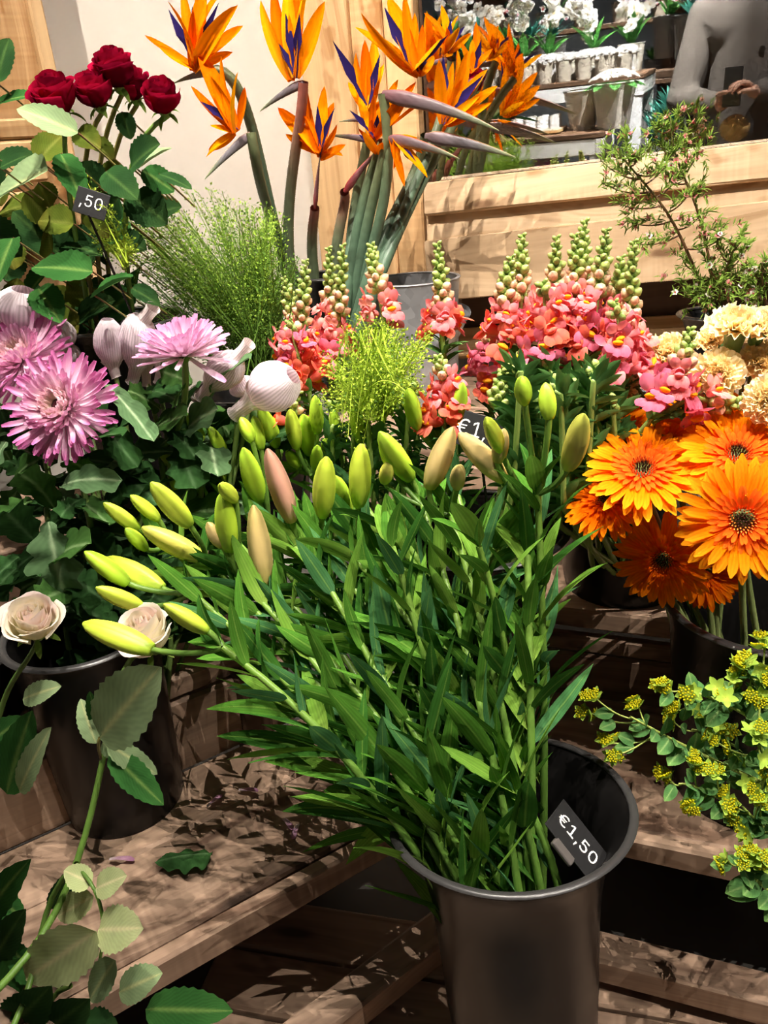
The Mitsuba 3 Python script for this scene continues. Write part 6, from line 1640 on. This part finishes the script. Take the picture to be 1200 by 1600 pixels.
def hand(wrist, to, palm_n, seed, curl, thumb):
    d = unit(to - wrist); n = unit(palm_n - d * (palm_n @ d)); sd = np.cross(d, n)
    out = []
    kn = wrist + d * .085
    for j, (o, L) in enumerate(((-.028, .066), (-.009, .074), (.010, .070), (.028, .056))):
        k0 = kn + sd * o - d * abs(o) * .18
        out += hull_chain([(*wrist + sd * o * .6, .016), (*k0, .0115)])
        p, ang, dirv = k0, 0.0, d
        for seg, r in ((L * .45, .0092), (L * .31, .0083), (L * .24, .0072)):
            ang += curl * (1 + .15 * j)
            q = p + (d * math.cos(ang) + n * math.sin(ang)) * seg
            out += hull_chain([(*p, r + .0008), (*q, r)]); p = q
    t0 = wrist + d * .025 + sd * thumb * .026
    t1 = t0 + (d * .65 + sd * thumb * .7 + n * .3) * .036
    t2 = t1 + (d * .85 + sd * thumb * .1 + n * .5) * .032
    t3 = t2 + (d * .8 - sd * thumb * .2 + n * .5) * .024
    out += hull_chain([(*t0, .0135), (*t1, .0115), (*t2, .0100), (*t3, .0085)])
    return out


hands = hand(LWR, np.array([0.02, -0.05, 1.085]), np.array([.55, .6, .35]), 1, .42, 1.0) + hand(RWR, np.array([0.035, -0.045, 1.10]), np.array([-.6, .5, -.2]), 2, .50, -1.0)
tmb = blob(body, .022, 10)
part(person, "body", tmb, "skin", smooth=True)
part(person, "hand", blob(hand(LWR, np.array([0.02, -0.05, 1.085]), np.array([.55, .6, .35]), 1, .42, 1.0), .004, 4), "skin", smooth=True)
part(person, "hand", blob(hand(RWR, np.array([0.035, -0.045, 1.10]), np.array([-.6, .5, -.2]), 2, .50, -1.0), .004, 4), "skin", smooth=True)
coat = hull_chain([(BX, BY, .62, .20), (BX, BY + .01, 1.10, .165), (BX, BY, 1.31, .162), (BX, BY, 1.42, .085)])
for s, w in ((-1, LWR), (1, RWR)):
    coat += hull_chain([(BX + s * .06, BY, 1.31, .15), (*sh(s), .088), (*ELB[s], .068), (*(ELB[s] * .14 + w * .86), .047)])
part(person, "coat", blob(coat, .02, 10), "coat_wool", smooth=True, label="gray wool coat")
for z in (.95, 1.08, 1.21): part(person, "coat_button", tmx(trimesh.creation.cylinder(.013, .006, sections=16), tr(BX + .05, BY + .168, z) @ rotx(math.pi / 2)), "phone_black", smooth=40)
part(person, "coat_placket", tmx(rbox(.012, .012, .62, .004), tr(BX + .085, BY + .148, 1.02)), "coat_wool", smooth=False)
scarf = []
for i in range(14):
    a0, a1 = i * .45, (i + 1) * .45
    scarf += hull_chain([(BX + .085 * math.cos(a), BY + .02 + .075 * math.sin(a), 1.435 + .02 * math.sin(a * .5), .042) for a in (a0, a1)])
part(person, "scarf", blob(scarf, .015, 8), "scarf_knit", smooth=True, label="dark high scarf")
hair = hull_chain([(BX, BY - .02, 1.67, .105), (BX, BY - .05, 1.60, .10), (BX, BY - .06, 1.50, .085)])
for s in (-1, 1): hair += hull_chain([(BX + s * .055, BY - .02, 1.65, .065), (BX + s * .085, BY + .01, 1.55, .038), (BX + s * .09, BY + .05, 1.44, .034)])
part(person, "hair", blob(hair, .016, 8), "hair_brown", smooth=True, label="brown hair")
for s in (-1, 1):
    part(person, "eye", tmx(trimesh.creation.icosphere(2, .012), tr(BX + s * .032, BY + .106, 1.625)), "white_paint", smooth=True)
    part(person, "ear", tmx(trimesh.creation.icosphere(2, .02), tr(BX + s * .092, BY + .01, 1.61) @ np.diag([.5, 1, 1.4, 1])), "skin", smooth=True)
part(person, "nose", blob(hull_chain([(BX, BY + .108, 1.625, .010), (BX, BY + .128, 1.585, .015)]), .006, 4), "skin", smooth=True)
part(person, "mouth", tmx(trimesh.creation.icosphere(2, .02), tr(BX, BY + .103, 1.548) @ np.diag([1.1, .4, .35, 1])), "wax_eye_lip", smooth=True)
ph = thing("smartphone", "black smartphone held up by the person in the mirror", "phone")
pm = M4(np.array([0.0, -0.028, 1.085]), (1, 0, 0), -np.array([mir_n[0], mir_n[1], mir_n[2]]))
part(ph, "body", tmx(rbox(.072, .150, .009, .004), pm), "phone_black", smooth=False)
part(ph, "lens", tmx(trimesh.creation.cylinder(.0055, .003, sections=16), pm @ tr(.018, -.055, -.0055)), "clear_clip", smooth=40)
bag = thing("bread_bag", "clear bag with a loaf of seeded bread hanging from the person's hand in the mirror", "bag")
bc = np.array([0.022, -0.085, 0.92])
loaf = trimesh.creation.icosphere(4, 1.0); loaf.vertices *= [.062, .045, .055]
loaf.vertices *= (1 + .10 * (meshkit.fbm(loaf.vertices * 30, 3, 2) - .5))[:, None]
part(bag, "loaf", tmx(loaf, tr(*bc)), "bread_crust", smooth=True, label="brown bread loaf")
bg = lathe([(0.0, -.068), (.05, -.064), (.070, -.03), (.070, .02), (.05, .06), (.018, .085), (.010, .10), (.020, .125)], 24, "stem0", 7, .05, M=tr(*bc))
part(bag, "plastic", (bg[0], bg[1]), "clear_bag", label="clear plastic")
part(bag, "twist", tmx(trimesh.creation.cylinder(.012, .02, sections=14), tr(bc[0], bc[1], bc[2] + .098)), "white_paint", smooth=40)

# lamp housings on a track
trk = thing("lamp_track", "ceiling rail of the spotlights above the flowers", "lamp rail")
part(trk, "rail", tmx(rbox(4.6, .04, .04, .004), tr(0.2, .05, 3.0)), "phone_black", smooth=False)
part(trk, "rail", tmx(rbox(.04, 4.6, .04, .004), tr(-.2, -1.2, 3.03)), "phone_black", smooth=False)
for i, (p, t, w, c, b) in enumerate(LAMPS):
    lk = thing("spotlight", "black cylindrical ceiling spotlight above the frame", "lamp", "ceiling spotlights")
    d = unit(np.array(t) - np.array(p)); o = np.array(p)
    g = lathe([(.052, .012), (.055, .0), (.055, -.15), (.03, -.165), (0, -.165)], 24, "stem0", M=MZ(o, d)); part(lk, "housing", (g[0], g[1]), "phone_black", smooth=40)
    part(lk, "arm", tmx(trimesh.creation.cylinder(.008, max(.03, 3.0 - o[2] - .02), sections=10), tr(*(o - d * .10 + [0, 0, (3.0 - o[2]) / 2]))), "phone_black", smooth=40)
scene["wax_eye_lip"] = {"type": "twosided", "bsdf": {"type": "diffuse", "reflectance": {"type": "rgb", "value": [0.55, 0.2, 0.18]}}}
